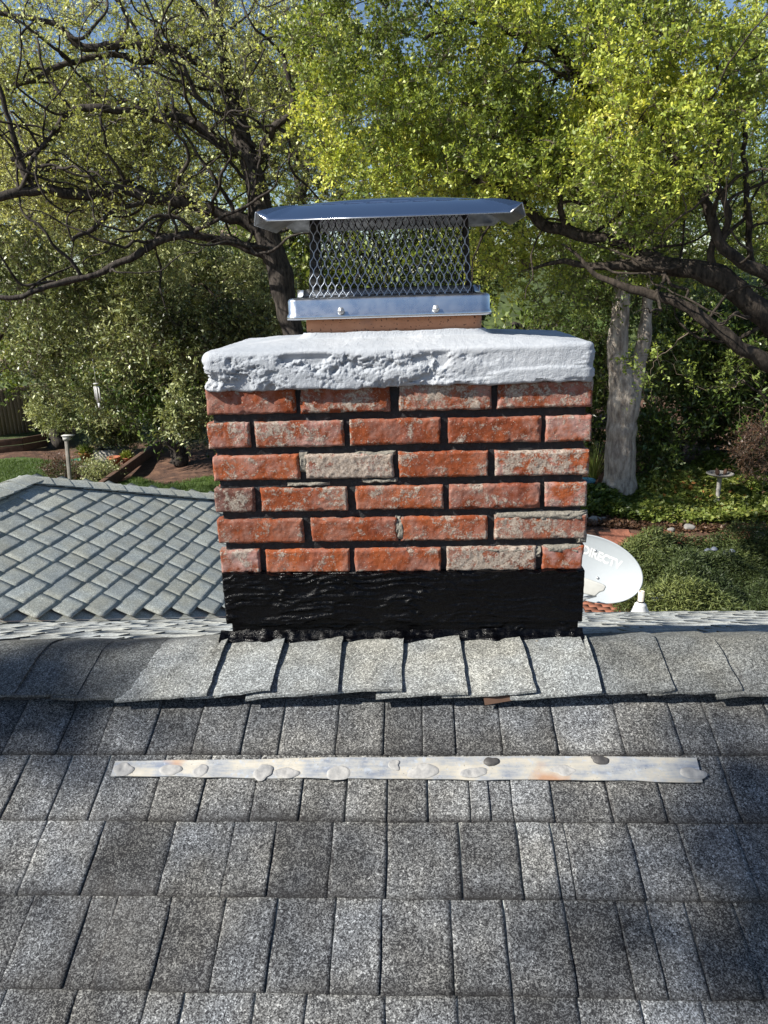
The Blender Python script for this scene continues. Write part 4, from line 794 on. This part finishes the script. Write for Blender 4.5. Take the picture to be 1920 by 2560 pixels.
# --- shrubs
def shrub(lb, px, py, specs, n, mat, seed, ls=.13, asp=.34, name='shrub', group=None, tl=.4, tw=6, npl=8, hs=.12, cat='shrub'):
    rr = np.random.default_rng(seed); g = gat(px, py); cl = blobs(specs, n, rr); cl = cl[cl[:, 2] > terr(cl[:, 0], cl[:, 1])+.1]; lm = []
    for q in range(4):
        e = cl[rr.integers(len(cl))]; p0 = g+np.array([rr.normal(0, .1), rr.normal(0, .1), -.05]); lm.append(smoothpath([p0, p0*.5+e*.5+(0, 0, .1), e], [.035, .025, .012], 7, .08, seed+q))
    return plant(name, lb, cat, lm, cl, rr, M['barkB'], M['twigB'], mat, twigs=tw, tl=tl, npl=npl, ls=ls, asp=asp, tr=.004, br=.012, group=group, base=g, flat=.5)
SH = [('large leathery-leaved shrub just right of the twin-trunk tree', 1680, 1190, [(1690, 1000, 100, 170, 5, YD+.2, YD+2), (1640, 1120, 50, 90, 2, YD, YD+1.2), (1740, 880, 110, 120, 3, YD+.5, YD+2.5)], 330),
      ('large dark shrub behind the bird bath', 1810, 1160, [(1820, 980, 110, 160, 5, YD+.8, YD+3), (1800, 850, 120, 80, 3, YD+1, YD+3)], 320),
      ('large shrub at the right edge above the ivy bed', 1930, 1140, [(1920, 960, 110, 190, 5, YD, YD+2.5), (1900, 830, 120, 90, 2, YD, YD+2.5)], 300),
      ('dark shrub in the shade between the chimney and the pale trunk', 1480, 1180, [(1480, 1020, 60, 150, 4, YD+1, YD+3), (1440, 900, 70, 110, 2, YD+1, YD+3)], 200)]
for i, (lb, px, py, sp, n) in enumerate(SH): shrub(lb, px, py, sp, n, M['leafE'], 500+i, group='rhododendron-like shrubs by the bird bath')
shrub('brown twiggy shrub at the right edge beside the bird bath', 1900, 1165, [(1900, 1130, 55, 60, 1, YD-.8, YD-.2)], 70, M['redleaf'], 520, ls=.06, asp=.4)
# dark hedge backing at the left
shrub('dark shrub in deep shade under the evergreens', 430, 1075, [(420, 950, 150, 110, 5, 19, 22), (300, 930, 120, 100, 3, 20, 23)], 330, M['leafE'], 530, tl=.6, ls=.17)
shrub('silvery-leaved shrub growing over the wooden planter box', 285, 1120, [(290, 1085, 55, 28, 1, 21.6, 22.6)], 90, M['leafC'], 531, ls=.13)
shrub('small russet rose bush beside the garden post', 165, 1215, [(165, 1180, 45, 28, 1, 18.8, 19.8)], 60, M['redleaf'], 532, ls=.07)
shrub('low grey-green bush between the garden post and the timber edging', 245, 1205, [(245, 1185, 45, 25, 1, 18.6, 19.4)], 70, M['leafC'], 533, ls=.07)
shrub('leafy shrub with one red bloom in front of the board fence', 130, 1085, [(130, 1020, 55, 50, 1, 21, 22.5), (200, 1050, 70, 30, .6, 21, 22)], 120, M['leafC'], 534, ls=.12)
# --- ground cover
def cover(name, lb, poly, n, hgt, ls, asp, mat, seed, up=1., kind='stuff', mound=.0, cat='ground cover'):
    rr = np.random.default_rng(seed); c = np.array([gat(*p) for p in poly]); lo_, hi_ = c[:, :2].min(0), c[:, :2].max(0); P = rr.uniform(lo_, hi_, (n*3, 2)); P = P[inpoly(P[:, 0], P[:, 1], [tuple(q[:2]) for q in c])][:n]; n = len(P)
    Z = np.zeros(n); Q = np.stack([P[:, 0], P[:, 1], Z], 1); mo = mound*(fbm(Q, 1.1, 3, seed)+.35); g = terr(P[:, 0], P[:, 1])
    hh = np.clip(rr.random(n)**.6*(hgt*(.6+.6*vn(Q, 2.3, seed+1))+mo), 0, 3); Q[:, 2] = g+hh; D = rr.normal(0, 1, (n, 3)); D[:, 2] = abs(D[:, 2])*up+up*.2
    o = leafmesh(name, mat, None, Q, D, ls*rr.uniform(.6, 1.3, n), rr, asp, .42+.45*vn(Q, .8, seed+2)+.25*(hh/max(hgt+mound, .01)-.5)+rr.normal(0, .16, n), .8)
    return tag(o, lb, cat, kind=kind)
cover('ivy_bed', 'bed of bright green ivy around the bird bath and twin-trunk tree', [(1395, 1260), (1500, 1235), (1640, 1195), (1760, 1170), (2050, 1130), (2050, 1318), (1760, 1316), (1600, 1310), (1480, 1296), (1395, 1300)], 42000, .30, .085, .85, M['ivy'], 600, .25, mound=.25)
cover('juniper_bed', 'low feathery dark green juniper bed beyond the far roof edge', [(1540, 1560), (1500, 1450), (1560, 1385), (1680, 1372), (1820, 1362), (2100, 1372), (2200, 1600), (1800, 1640)], 130000, .30, .075, .2, M['juniper'], 601, .5, mound=.5)
cover('grass', 'short lawn grass blades beyond the lower roof wing', [(-60, 1160), (100, 1152), (270, 1150), (300, 1172), (240, 1235), (190, 1290), (-60, 1290)], 26000, .05, .10, .12, M['grass'], 602, 1.5, cat='grass')
cover('grass', 'patchy grass on the bare slope left of the chimney', [(270, 1245), (330, 1195), (400, 1212), (560, 1190), (640, 1260), (500, 1310), (250, 1310)], 20000, .04, .09, .12, M['grass'], 603, 1.5, cat='grass')
cover('leaf_litter', 'dry leaf litter and weeds between the path and the ivy bed', [(1395, 1290), (1500, 1296), (1700, 1308), (2050, 1312), (2050, 1330), (1700, 1330), (1395, 1318)], 5000, .06, .09, .5, M['redleaf'], 604, .3, cat='leaf litter')
# --- strappy plant, blue pot, bird bath, stones
rr = np.random.default_rng(9); g = gat(1482, 1215); root = empty('strappy_plant', g, 'yellow-green strap-leaved plant between the chimney and the pale trunk', 'plant'); mb = MB()
for i in range(70):
    a = rr.uniform(0, 6.28); L = rr.uniform(.5, 1.0); t = np.linspace(0, 1, 7); o_ = rr.uniform(.15, .6); P = np.stack([g[0]+np.cos(a)*L*o_*t, g[1]+np.sin(a)*L*o_*t, g[2]+L*(1.25*t-.6*o_*t*t*1.5)], 1); sd = np.array([-math.sin(a), math.cos(a), 0])*.018*(1-t[:, None]*.9); mb.grid(np.stack([P-sd, P+sd], 1), a=rr.uniform(.4, 1))
mb.build('leaf_blades', M['ivy'], root)
def pot(px, py, r0, h, mat, lb, plantm=None, seed=0, group=None):
    g = gat(px, py); root = empty('plant_pot', g, lb, 'plant pot', group); mb = MB(); mb.lathe(g, [(0, 0), (r0*.68, 0), (r0*.92, h*.8), (r0*1.06, h*.8), (r0*1.06, h), (r0*.9, h), (r0*.85, h*.86), (0, h*.86)], 24); mb.build('pot', mat, root, smooth=False)
    if plantm:
        rr = np.random.default_rng(seed); n = 260; D = rr.normal(0, 1, (n, 3)); D[:, 2] = abs(D[:, 2])*1.2; D = unit(D); leafmesh('plant', plantm, root, g+np.array([0, 0, h*.85])+D*rr.random((n, 1))*r0*1.25, D, r0*.8, rr, .35, .4+.5*rr.random(n))
pot(217, 1158, .20, .36, M['terracotta'], 'terracotta pot with a low leafy plant beside the green hose', M['ivy'], 1)
pot(288, 1168, .20, .34, M['terracotta'], 'empty-looking dark terracotta pot beside the wooden planter box', None, 2)
pot(318, 1163, .16, .26, M['terracotta'], 'small terracotta pot overflowing with bright green leaves against the timber edging', M['ivy'], 3)
pot(1466, 1232, .17, .30, M['blueglaze'], 'blue glazed pot half hidden behind the chimney edge', None, 4)
g = gat(1792, 1262); tp = aty(1800, 1190, g[1]); hb = tp[2]-g[2]; root = empty('bird_bath', g, 'weathered grey bird bath on a slim pedestal in the ivy bed', 'bird bath')
mb = MB(); mb.lathe(g, [(0, 0), (.12, 0), (.11, .05), (.045, .12), (.04, hb*.5), (.05, hb*.55), (.04, hb*.6), (.05, hb-.03), (.09, hb)], 16); mb.build('pedestal', M['stone'], root, smooth=True)
mb = MB(); mb.lathe(g+(0, 0, hb), [(0, -.02), (.09, -.02), (.22, .02), (.26, .055), (.27, .06), (.25, .055), (.18, .02), (0, .005)], 28); mb.build('bowl', M['stone'], root, smooth=True)
mb = MB()
for q, (ox, oy, s) in enumerate([(-.03, .02, 1.), (.09, .03, .85)]):
    c0 = g+np.array([ox, oy, hb+.01]); mb = MB(); mb.lathe(c0, [(0, 0), (.035*s, .02), (.05*s, .07), (.03*s, .13), (0, .17*s)], 8, axis=(.3 if q else -.3, 0, 1)); tag(mb.build('pine_cone', M['timber']), ('reddish' if q else 'dark')+' pine cone standing upright in the bird bath bowl', 'pine cone')
def stone(px, py, rx, lb, seed, mat='stone'):
    rr = np.random.default_rng(seed); g = gat(px, py); bm = bmesh.new(); bmesh.ops.create_icosphere(bm, subdivisions=3, radius=1); V = np.array([v.co[:] for v in bm.verts]); Fa = np.array([[v.index for v in f.verts] for f in bm.faces]); bm.free()
    V = V*(1+.25*vn(V+seed, 1.3, seed)[:, None]+.06*vn(V, 5, seed)[:, None])*np.array([rx, rx*.8, rx*.6])+g+np.array([0, 0, rx*.25]); tag(mesh('rock', V, Fa, M[mat], None, None, True), lb, 'rock', 'rocks along the ivy bed')
stone(1676, 1328, .085, 'roundest pale grey rock at the middle of the ivy edge', 1); stone(1650, 1326, .07, 'small dark rock just left of the roundest pale rock', 2); stone(1722, 1322, .11, 'rough grey rock right of the roundest pale rock', 3)
stone(1486, 1304, .13, 'tan rock at the bed edge next to the chimney', 4); stone(1508, 1300, .09, 'smaller tan rock right of the one next to the chimney', 5); stone(1905, 1342, .16, 'large flat grey rock at the right edge beside the path', 6)
for i, (px, py, lb) in enumerate([(1764, 1428, 'leftmost of the blue-grey lanterns in the juniper'), (1780, 1424, 'second blue-grey lantern from the left in the juniper'), (1808, 1434, 'third blue-grey lantern from the left in the juniper'), (1824, 1430, 'rightmost of the blue-grey lanterns in the juniper')]):
    g = gat(px, py); g[2] += .34; root = empty('garden_lantern', g-(0, 0, .37), lb, 'garden lantern', 'small lanterns in the juniper bed'); mb = MB(); mb.lathe(g, [(0, .10), (.03, .095), (.062, .06), (.066, .045), (.04, .04)], 12); mb.build('hood', M['ornament'], root, smooth=True); mb = MB(); mb.lathe(g, [(.036, .045), (.032, -.05), (.012, -.06), (.012, -.47), (0, -.47)], 10); mb.build('stem', M['ornament'], root)
# --- fence, timber edging, post, planter, hose, wind chime
def zhit(px, py, z): d = ray(px, py); return CAM+d*(z-CAM[2])/d[2]
FA, FB = zhit(-40, 979, -2.75), zhit(114, 957, -2.70); FB = FB+(FB-FA)*.35
fr_ = empty('board_fence', (FA[0], FA[1], -4.6), 'tall weathered board fence in shade at the left edge of the photo', 'fence'); n = int(np.linalg.norm(FB[:2]-FA[:2])/.145); mb = MB(); dd = unit(FB-FA); dd2 = unit(np.array([dd[0], dd[1], 0])); pn = np.array([-dd2[1], dd2[0], 0])
ang = math.atan2(dd2[1], dd2[0])
for i in range(n):
    c0 = FA+(FB-FA)*(i+.5)/n; x0 = c0-dd2*.069; x1 = c0+dd2*.069; zb_ = -4.7; zt_ = c0[2]+.02*(i % 2); pts = []
    for s_ in (0, .018):
        for p_, z in ((x0, zb_), (x1, zb_), (x1, zt_-.05), (x1-dd2*.03, zt_), (x0+dd2*.03, zt_), (x0, zt_-.05)): pts.append([p_[0]+pn[0]*s_, p_[1]+pn[1]*s_, z])
    mb.add(pts, [np.array([[0, 1, 2, 3, 4, 5], [11, 10, 9, 8, 7, 6]]), np.array([[a, (a+1) % 6, (a+1) % 6+6, a+6] for a in range(6)])[:, ::-1]], a=.5)
mb.build('board_panel', M['fence'], fr_)
for i in range(0, n+1, 14):
    c0 = FA+(FB-FA)*i/n+pn*.07; mb = MB(); mb.box(c0[0]-.05, c0[0]+.05, c0[1]-.05, c0[1]+.05, -4.8, c0[2]+.03); mb.build('post', M['palewood'], fr_)
def beam(name, lb, a, b, w_, h, mat, cat, parent=None):
    a, b = np.array(a), np.array(b); t = unit(b-a); s_ = unit(np.cross(t, (0, 0, 1))); u = np.cross(s_, t); V = np.array([p+s_*i*w_/2+u*j*h/2 for p in (a, b) for i, j in ((-1, -1), (1, -1), (1, 1), (-1, 1))])
    o = mesh(name, V, np.array([(0, 1, 2, 3), (7, 6, 5, 4), (0, 4, 5, 1), (1, 5, 6, 2), (2, 6, 7, 3), (3, 7, 4, 0)]), mat, parent); md = o.modifiers.new('bevel', 'BEVEL'); md.width = min(w_, h)*.1; md.segments = 2
    if lb: tag(o, lb, cat)
    return o
g1, g2 = gat(232, 1246), gat(402, 1118); beam('timber_edging', 'long dark timber edging running diagonally up the garden slope', g1+(0, 0, .12), g2+(0, 0, .12), .16, .30, M['timber'], 'timber edging')
rb = empty('raised_bed', gat(60, 1140), 'dark raised timber garden bed below the board fence', 'raised bed')
for (a, b, h0) in (((-60, 1140), (60, 1128), .1), ((60, 1128), (165, 1108), .1), ((165, 1108), (190, 1085), .1)):
    A_, B_ = gat(*a), gat(*b)
    for q in range(2): beam('bed_board', None, A_+(0, 0, .12+q*.24), B_+(0, 0, .12+q*.24), .06, .22, M['timber'], None, rb)
beam('stone_kerb', 'pale edging kerb between the lawn and the potted plants', gat(190, 1172)+(0, 0, .03), gat(262, 1170)+(0, 0, .03), .2, .1, M['palewood'], 'kerb')
g = gat(178, 1232); YP = g[1]; root = empty('garden_post', g, 'slim grey wooden post topped with a small pale box, standing on the lawn', 'post')
A_ = aty(166, 1098, YP); beam('post', None, g, A_, .085, .085, M['palewood'], None, root); mb = MB(); mb.box(A_[0]-.07, A_[0]+.10, A_[1]-.06, A_[1]+.06, A_[2]-.02, A_[2]+.09); mb.box(A_[0]-.09, A_[0]+.22, A_[1]-.08, A_[1]+.08, A_[2]+.092, A_[2]+.115); mb.build('cap_box', M['lnb'], root)
g = gat(272, 1158); root = empty('planter_box', g, 'pale wooden planter box under the silvery shrub', 'planter'); mb = MB(); hw = .42
mb.box(g[0]-hw, g[0]+hw, g[1]-.02, g[1]+.02, g[2]-.1, g[2]+.42); mb.box(g[0]-hw, g[0]+hw, g[1]+.66, g[1]+.7, g[2]-.1, g[2]+.42); mb.box(g[0]-hw-.03, g[0]-hw, g[1], g[1]+.7, g[2]-.1, g[2]+.43); mb.box(g[0]+hw, g[0]+hw+.03, g[1], g[1]+.7, g[2]-.1, g[2]+.43); mb.build('box_boards', M['palewood'], root)
g = gat(190, 1160); mb = MB(); t = np.linspace(0, 26, 260); mb.tube(np.stack([g[0]+(.42+.1*np.sin(t*.37))*np.cos(t)*1.3, g[1]+(.42+.1*np.cos(t*.31))*np.sin(t), g[2]+.05+.02*np.sin(t*2.3)], 1), .018, 6); tag(mb.build('garden_hose', M['hose'], smooth=True), 'coiled bright green garden hose lying beside the terracotta pot', 'hose')
g = aty(240, 958, 12.7); root = empty('wind_chime', g, 'white wind chime hanging in front of the evergreen foliage', 'wind chime'); mb = MB(); mb.lathe(g, [(0, .0), (.06, 0), (.06, -.015), (0, -.015)], 12); mb.tube([g, g+(0, 0, .5)], .004, 4); mb.build('top_disc', M['white'], root)
for q in range(5):
    a = q*1.257; p = g+np.array([.045*math.cos(a), .045*math.sin(a), -.06]); mb = MB(); mb.tube([p, p-(0, 0, .26+.04*(q % 3))], .011, 6); mb.build('chime_tube', M['white'], root)
mb = MB(); mb.tube([g-(0, 0, .01), g-(0, 0, .40)], .003, 4); mb.box(g[0]-.02, g[0]+.02, g[1]-.004, g[1]+.004, g[2]-.48, g[2]-.39); mb.build('striker', M['white'], root)
# --- neighbouring houses glimpsed through the trees
def nhouse(lb, px0, px1, pytop, pybot, Y, roofm, seed):
    a, b = aty(px0, pybot, Y), aty(px1, pybot, Y); zt_ = aty((px0+px1)/2, pytop, Y)[2]; zg = float(terr(a[0], Y))-.5; root = empty('neighbour_house', ((a[0]+b[0])/2, Y, zg), lb, 'house')
    mb = MB(); mb.box(a[0]+.3, b[0]-.3, Y+.4, Y+5, zg, a[2]-.05); mb.build('wall', M['wallpaint'], root)
    mb = MB(); x0, x1 = a[0], b[0]; z0, z1 = a[2], zt_; n = 9
    for i in range(n):
        t0, t1 = i/n, (i+1)/n; y0 = Y+2.8*t0; y1 = Y+2.8*t1+.05; q0 = z0+(z1-z0)*t0; q1 = z0+(z1-z0)*t1; mb.add([(x0, y0, q0+.04), (x1, y0, q0+.04), (x1, y1, q1+.02), (x0, y1, q1+.02), (x0, y0, q0-.03), (x1, y0, q0-.03)], [(0, 1, 2, 3), (4, 5, 1, 0)])
    mb.add([(x0, Y+2.8, z1+.02), (x1, Y+2.8, z1+.02), (x1, Y+5.4, z0), (x0, Y+5.4, z0)], [(0, 1, 2, 3)]); mb.build('roof', roofm, root)
    for q in range(2): xx = x0+(x1-x0)*(.3+.4*q); mb = MB(); mb.box(xx-.4, xx+.4, Y+.36, Y+.395, a[2]-1.3, a[2]-.4); mb.build('window', M['white'], root)
k = NM('pinkish_tile_roof'); M['pinkroof'] = k.set(k.ramp(k.noise(20, 4), [(.3, (.22, .15, .12)), (.7, (.42, .32, .26))]), .9)
nhouse('neighbour house with a pinkish ribbed roof glimpsed left of the oak trunk', 520, 660, 545, 590, 28, M['pinkroof'], 1)
nhouse('pale neighbour house half seen above the board fence', -60, 110, 850, 910, 36, M['pinkroof'], 2)

# ------------------------------------------------------------------ dish and vent pipe by the far eave
dc = aty(1478, 1421, 4.75); dd_ = float((dc-CAM)@FW); sa, sb = 126*dd_/F, 81*dd_/F
dish = empty('satellite_dish', dc-(0, 0, .45), 'pale grey oval satellite dish with white lettering, partly behind the chimney', 'satellite dish')
vw = unit(CAM-dc); ex = RT*math.cos(rad(18.5))-UP*math.sin(rad(18.5)); ex = unit(ex-vw*(ex@vw)); ey = np.cross(vw, ex)
def dpt(a, b, h=0.): # dish face point: a, b in unit disc, h outwards
    rr_ = a*a+b*b; return dc+ex*sa*a+ey*sb*b+vw*(h-.085*(1-rr_))
mb = MB(); P = np.array([[dpt(rho*math.cos(t), rho*math.sin(t)) for t in np.linspace(0, 2*np.pi, 73)] for rho in list(np.linspace(0, .97, 14))]+[[dpt(rho*math.cos(t), rho*math.sin(t), h) for t in np.linspace(0, 2*np.pi, 73)] for rho, h in ((.985, .004), (1., -.002), (1., -.018))]); mb.grid(P)
rf = mb.build('reflector', M['dish'], dish, smooth=True); bm = bmesh.new(); bm.from_mesh(rf.data); bmesh.ops.remove_doubles(bm, verts=bm.verts, dist=.0004); bm.to_mesh(rf.data); bm.free(); md = rf.modifiers.new('thickness', 'SOLIDIFY'); md.thickness = .004; md.offset = 0
tc = bpy.data.curves.new('dish_lettering', 'FONT'); tc.body = 'DIRECTV'; tc.size = 1; tc.extrude = .0; tc.align_x = 'CENTER'; tc.align_y = 'CENTER'; tc.offset = .045; tob = bpy.data.objects.new('tmp', tc); C.objects.link(tob)
bpy.context.view_layer.update(); me = tob.to_mesh(); tv = np.array([v.co[:] for v in me.vertices]); tri = []; me.calc_loop_triangles(); tri = np.array([t.vertices[:] for t in me.loop_triangles]); tob.to_mesh_clear(); bpy.data.objects.remove(tob)
for _ in range(2):   # subdivide so the letters follow the curved face
    E2 = {}; vv = list(map(tuple, tv)); nt_ = []
    def mid(a, b):
        k_ = (min(a, b), max(a, b))
        if k_ not in E2: E2[k_] = len(vv); vv.append(tuple((np.array(vv[a])+np.array(vv[b]))/2))
        return E2[k_]
    for a, b, c_ in tri: ab, bc, ca = mid(a, b), mid(b, c_), mid(c_, a); nt_ += [(a, ab, ca), (ab, b, bc), (ca, bc, c_), (ab, bc, ca)]
    tv = np.array(vv); tri = np.array(nt_)
tw_ = tv[:, 0].max()-tv[:, 0].min()
LX0, LX1 = (1455, 1372), (1553, 1415)   # lettering runs between these photo points
def dface(px, py):
    d = ray(px, py); t = ((dc-CAM)@vw)/(d@vw); q = CAM+d*t-dc; return (q@ex)/sa, (q@ey)/sb
a0, b0 = dface(*LX0); a1, b1 = dface(*LX1); L2 = math.hypot((a1-a0)*sa, (b1-b0)*sb); s_ = L2/tw_
lx = np.array([(a1-a0)*sa, (b1-b0)*sb])/L2; ly = np.array([-lx[1], lx[0]]); ly = ly-lx*.12
V = []
for v in tv:
    q = lx*v[0]*s_+ly*v[1]*s_*1.15+np.array([(a0+a1)/2*sa, (b0+b1)/2*sb]); V.append(dpt(q[0]/sa, q[1]/sb, .004))
mesh('lettering', np.array(V), tri, M['white'], dish)
def bolt_at(px, py):
    a, b = dface(px, py); c_ = dpt(a, b, .002); mb = MB(); mb.lathe(c_, [(0, .012), (.012, .010), (.014, 0)], 10, axis=vw); mb.build('bolt', M['galv'], dish, smooth=True)
bolt_at(1494, 1445); bolt_at(1488, 1376)
def pxpt(px, py, off): # point in front of the dish by off metres
    d = ray(px, py); t = ((dc+vw*off-CAM)@vw)/(d@vw); return CAM+d*t
mb = MB(); hp = [(1400, 1432), (1425, 1440), (1462, 1444), (1508, 1460), (1516, 1466), (1510, 1478), (1500, 1480), (1488, 1491), (1440, 1480), (1400, 1478)]
f0 = np.array([pxpt(x, y, .42) for x, y in hp]); f1 = np.array([pxpt(x, y, .36) for x, y in hp]); m = len(hp); mb.add(np.concatenate([f0, f1]), [np.arange(m)[::-1][None], (np.arange(m)+m)[None], np.array([[i, (i+1) % m, (i+1) % m+m, i+m] for i in range(m)])]); o = mb.build('receiver_housing', M['lnb'], dish); md = o.modifiers.new('bevel', 'BEVEL'); md.width = .012; md.segments = 3
mb = MB(); mb.tube([pxpt(1490, 1488, .36), pxpt(1462, 1495, .33), pxpt(1420, 1540, .1), pxpt(1400, 1560, .0)], .016, 8); mb.build('feed_arm', M['galv'], dish, smooth=True)
ft = np.array([dc[0]-.22, 4.35, APZ-FS*(4.35-APY)]); mb = MB(); mb.tube([dc-vw*.1, dc-vw*.16+(-.05, 0, -.25), ft+(0, 0, .05), ft], .022, 10); mb.build('mast', M['galv'], dish, smooth=True)
p0 = onplane(1462, 1528, (0, FS, 1), (0, APY, APZ+.02)); p0 = p0 if p0[1] < 4.6 and p0[1] > 1 else ft
mb = MB(); mb.box(ft[0]-.09, ft[0]+.09, ft[1]-.08, ft[1]+.08, ft[2]-.02, ft[2]+.022); mb.build('foot_plate', M['galv'], dish)
vp = np.array([0, 4.42, 0]); vp[0] = aty(1600, 1528, 4.42)[0]; vp[2] = APZ-FS*(4.42-APY); zt_ = aty(1600, 1478, 4.42)[2]
vent = empty('vent_pipe', vp, 'white vent pipe with a flared boot standing at the far roof edge beside the dish', 'vent pipe')
k = NM('stained_white_pipe'); M['stainpipe'] = k.set(k.ramp(k.noise(16, 4, .6), [(.4, (.66, .62, .55)), (.55, (.62, .55, .46)), (.68, (.34, .22, .15))]), .6)
hp_ = zt_-vp[2]; mb = MB(); mb.lathe(vp, [(.026, .0), (.026, hp_), (.021, hp_), (.021, hp_-.1)], 20); mb.build('pipe', M['stainpipe'], vent, smooth=False)
mb = MB(); mb.lathe(vp, [(.085, -.02), (.078, .015), (.05, hp_*.38), (.05, hp_*.42), (.040, hp_*.44), (.033, hp_*.5), (.026, hp_*.52)], 20); mb.build('boot', M['white'], vent, smooth=False)
mb = MB(); mb.lathe(vp, [(.030, hp_*.52), (.032, hp_*.56), (.027, hp_*.57)], 20); mb.build('collar', M['felt'], vent, smooth=True)
k = NM('pale_blue_cloth'); M['canvas'] = simple('pale_blue_canvas', (.25, .30, .38), .8, 0, .1)
g = gat(1648, 1520); root = empty('garden_chair', g, 'pale blue slatted garden chair barely showing over the far roof edge', 'garden chair'); 
for q in range(2):
    c_ = aty(1640+q*22, 1508, g[1]); mb = MB(); w_ = .10; mb.add([(c_[0]-w_, c_[1], g[2]), (c_[0]+w_, c_[1], g[2]), (c_[0]+.03, c_[1]+.12, c_[2]), (c_[0]-.03, c_[1]+.12, c_[2]), (c_[0]-w_, c_[1]+.03, g[2]), (c_[0]+w_, c_[1]+.03, g[2]), (c_[0]+.03, c_[1]+.15, c_[2]), (c_[0]-.03, c_[1]+.15, c_[2])], [(0, 1, 2, 3), (7, 6, 5, 4), (1, 5, 6, 2), (0, 3, 7, 4), (3, 2, 6, 7)]); mb.build('back_slat', M['canvas'], root)
mb = MB(); mb.box(g[0]-.25, g[0]+.3, g[1]-.4, g[1]+.02, g[2]+.3, g[2]+.34); mb.build('seat', M['canvas'], root)
# --- tree beside the house, out of frame at the left rear: its real shade dapples the near slope
rr = np.random.default_rng(77); tg = []
for (px, py, rx, ry, n) in [(20, 1790, 130, 80, 11), (60, 1690, 100, 40, 3), (1900, 2080, 80, 100, 4), (1900, 2420, 110, 150, 5)]:
    for _ in range(n):
        a = rr.uniform(0, 6.28); q = math.sqrt(rr.random()); p = onplane(px+rx*q*math.cos(a), py+ry*q*math.sin(a), NN, NP0); tg.append(p+SUN*rr.uniform(8.5, 10.5))
tg = np.array(tg); g = np.array([-8.3, -6.0, -4.6]); mc = tg.mean(0)
st_ = smoothpath([g, g+(.2, .1, 4.), g*.5+mc*.5+(-.3, -.6, 1.6), mc+(-.6, -.5, -.3)], [.16, .11, .05, .02], 9, .1, 3)
plant('shade_tree', 'leafy tree beside the house whose dappled shade falls on the near roof slope', 'tree', [st_], tg, rr, M['barkB'], M['twigB'], M['leafB'], twigs=7, tl=.24, npl=8, ls=.060, asp=.6, tr=.003, br=.008)
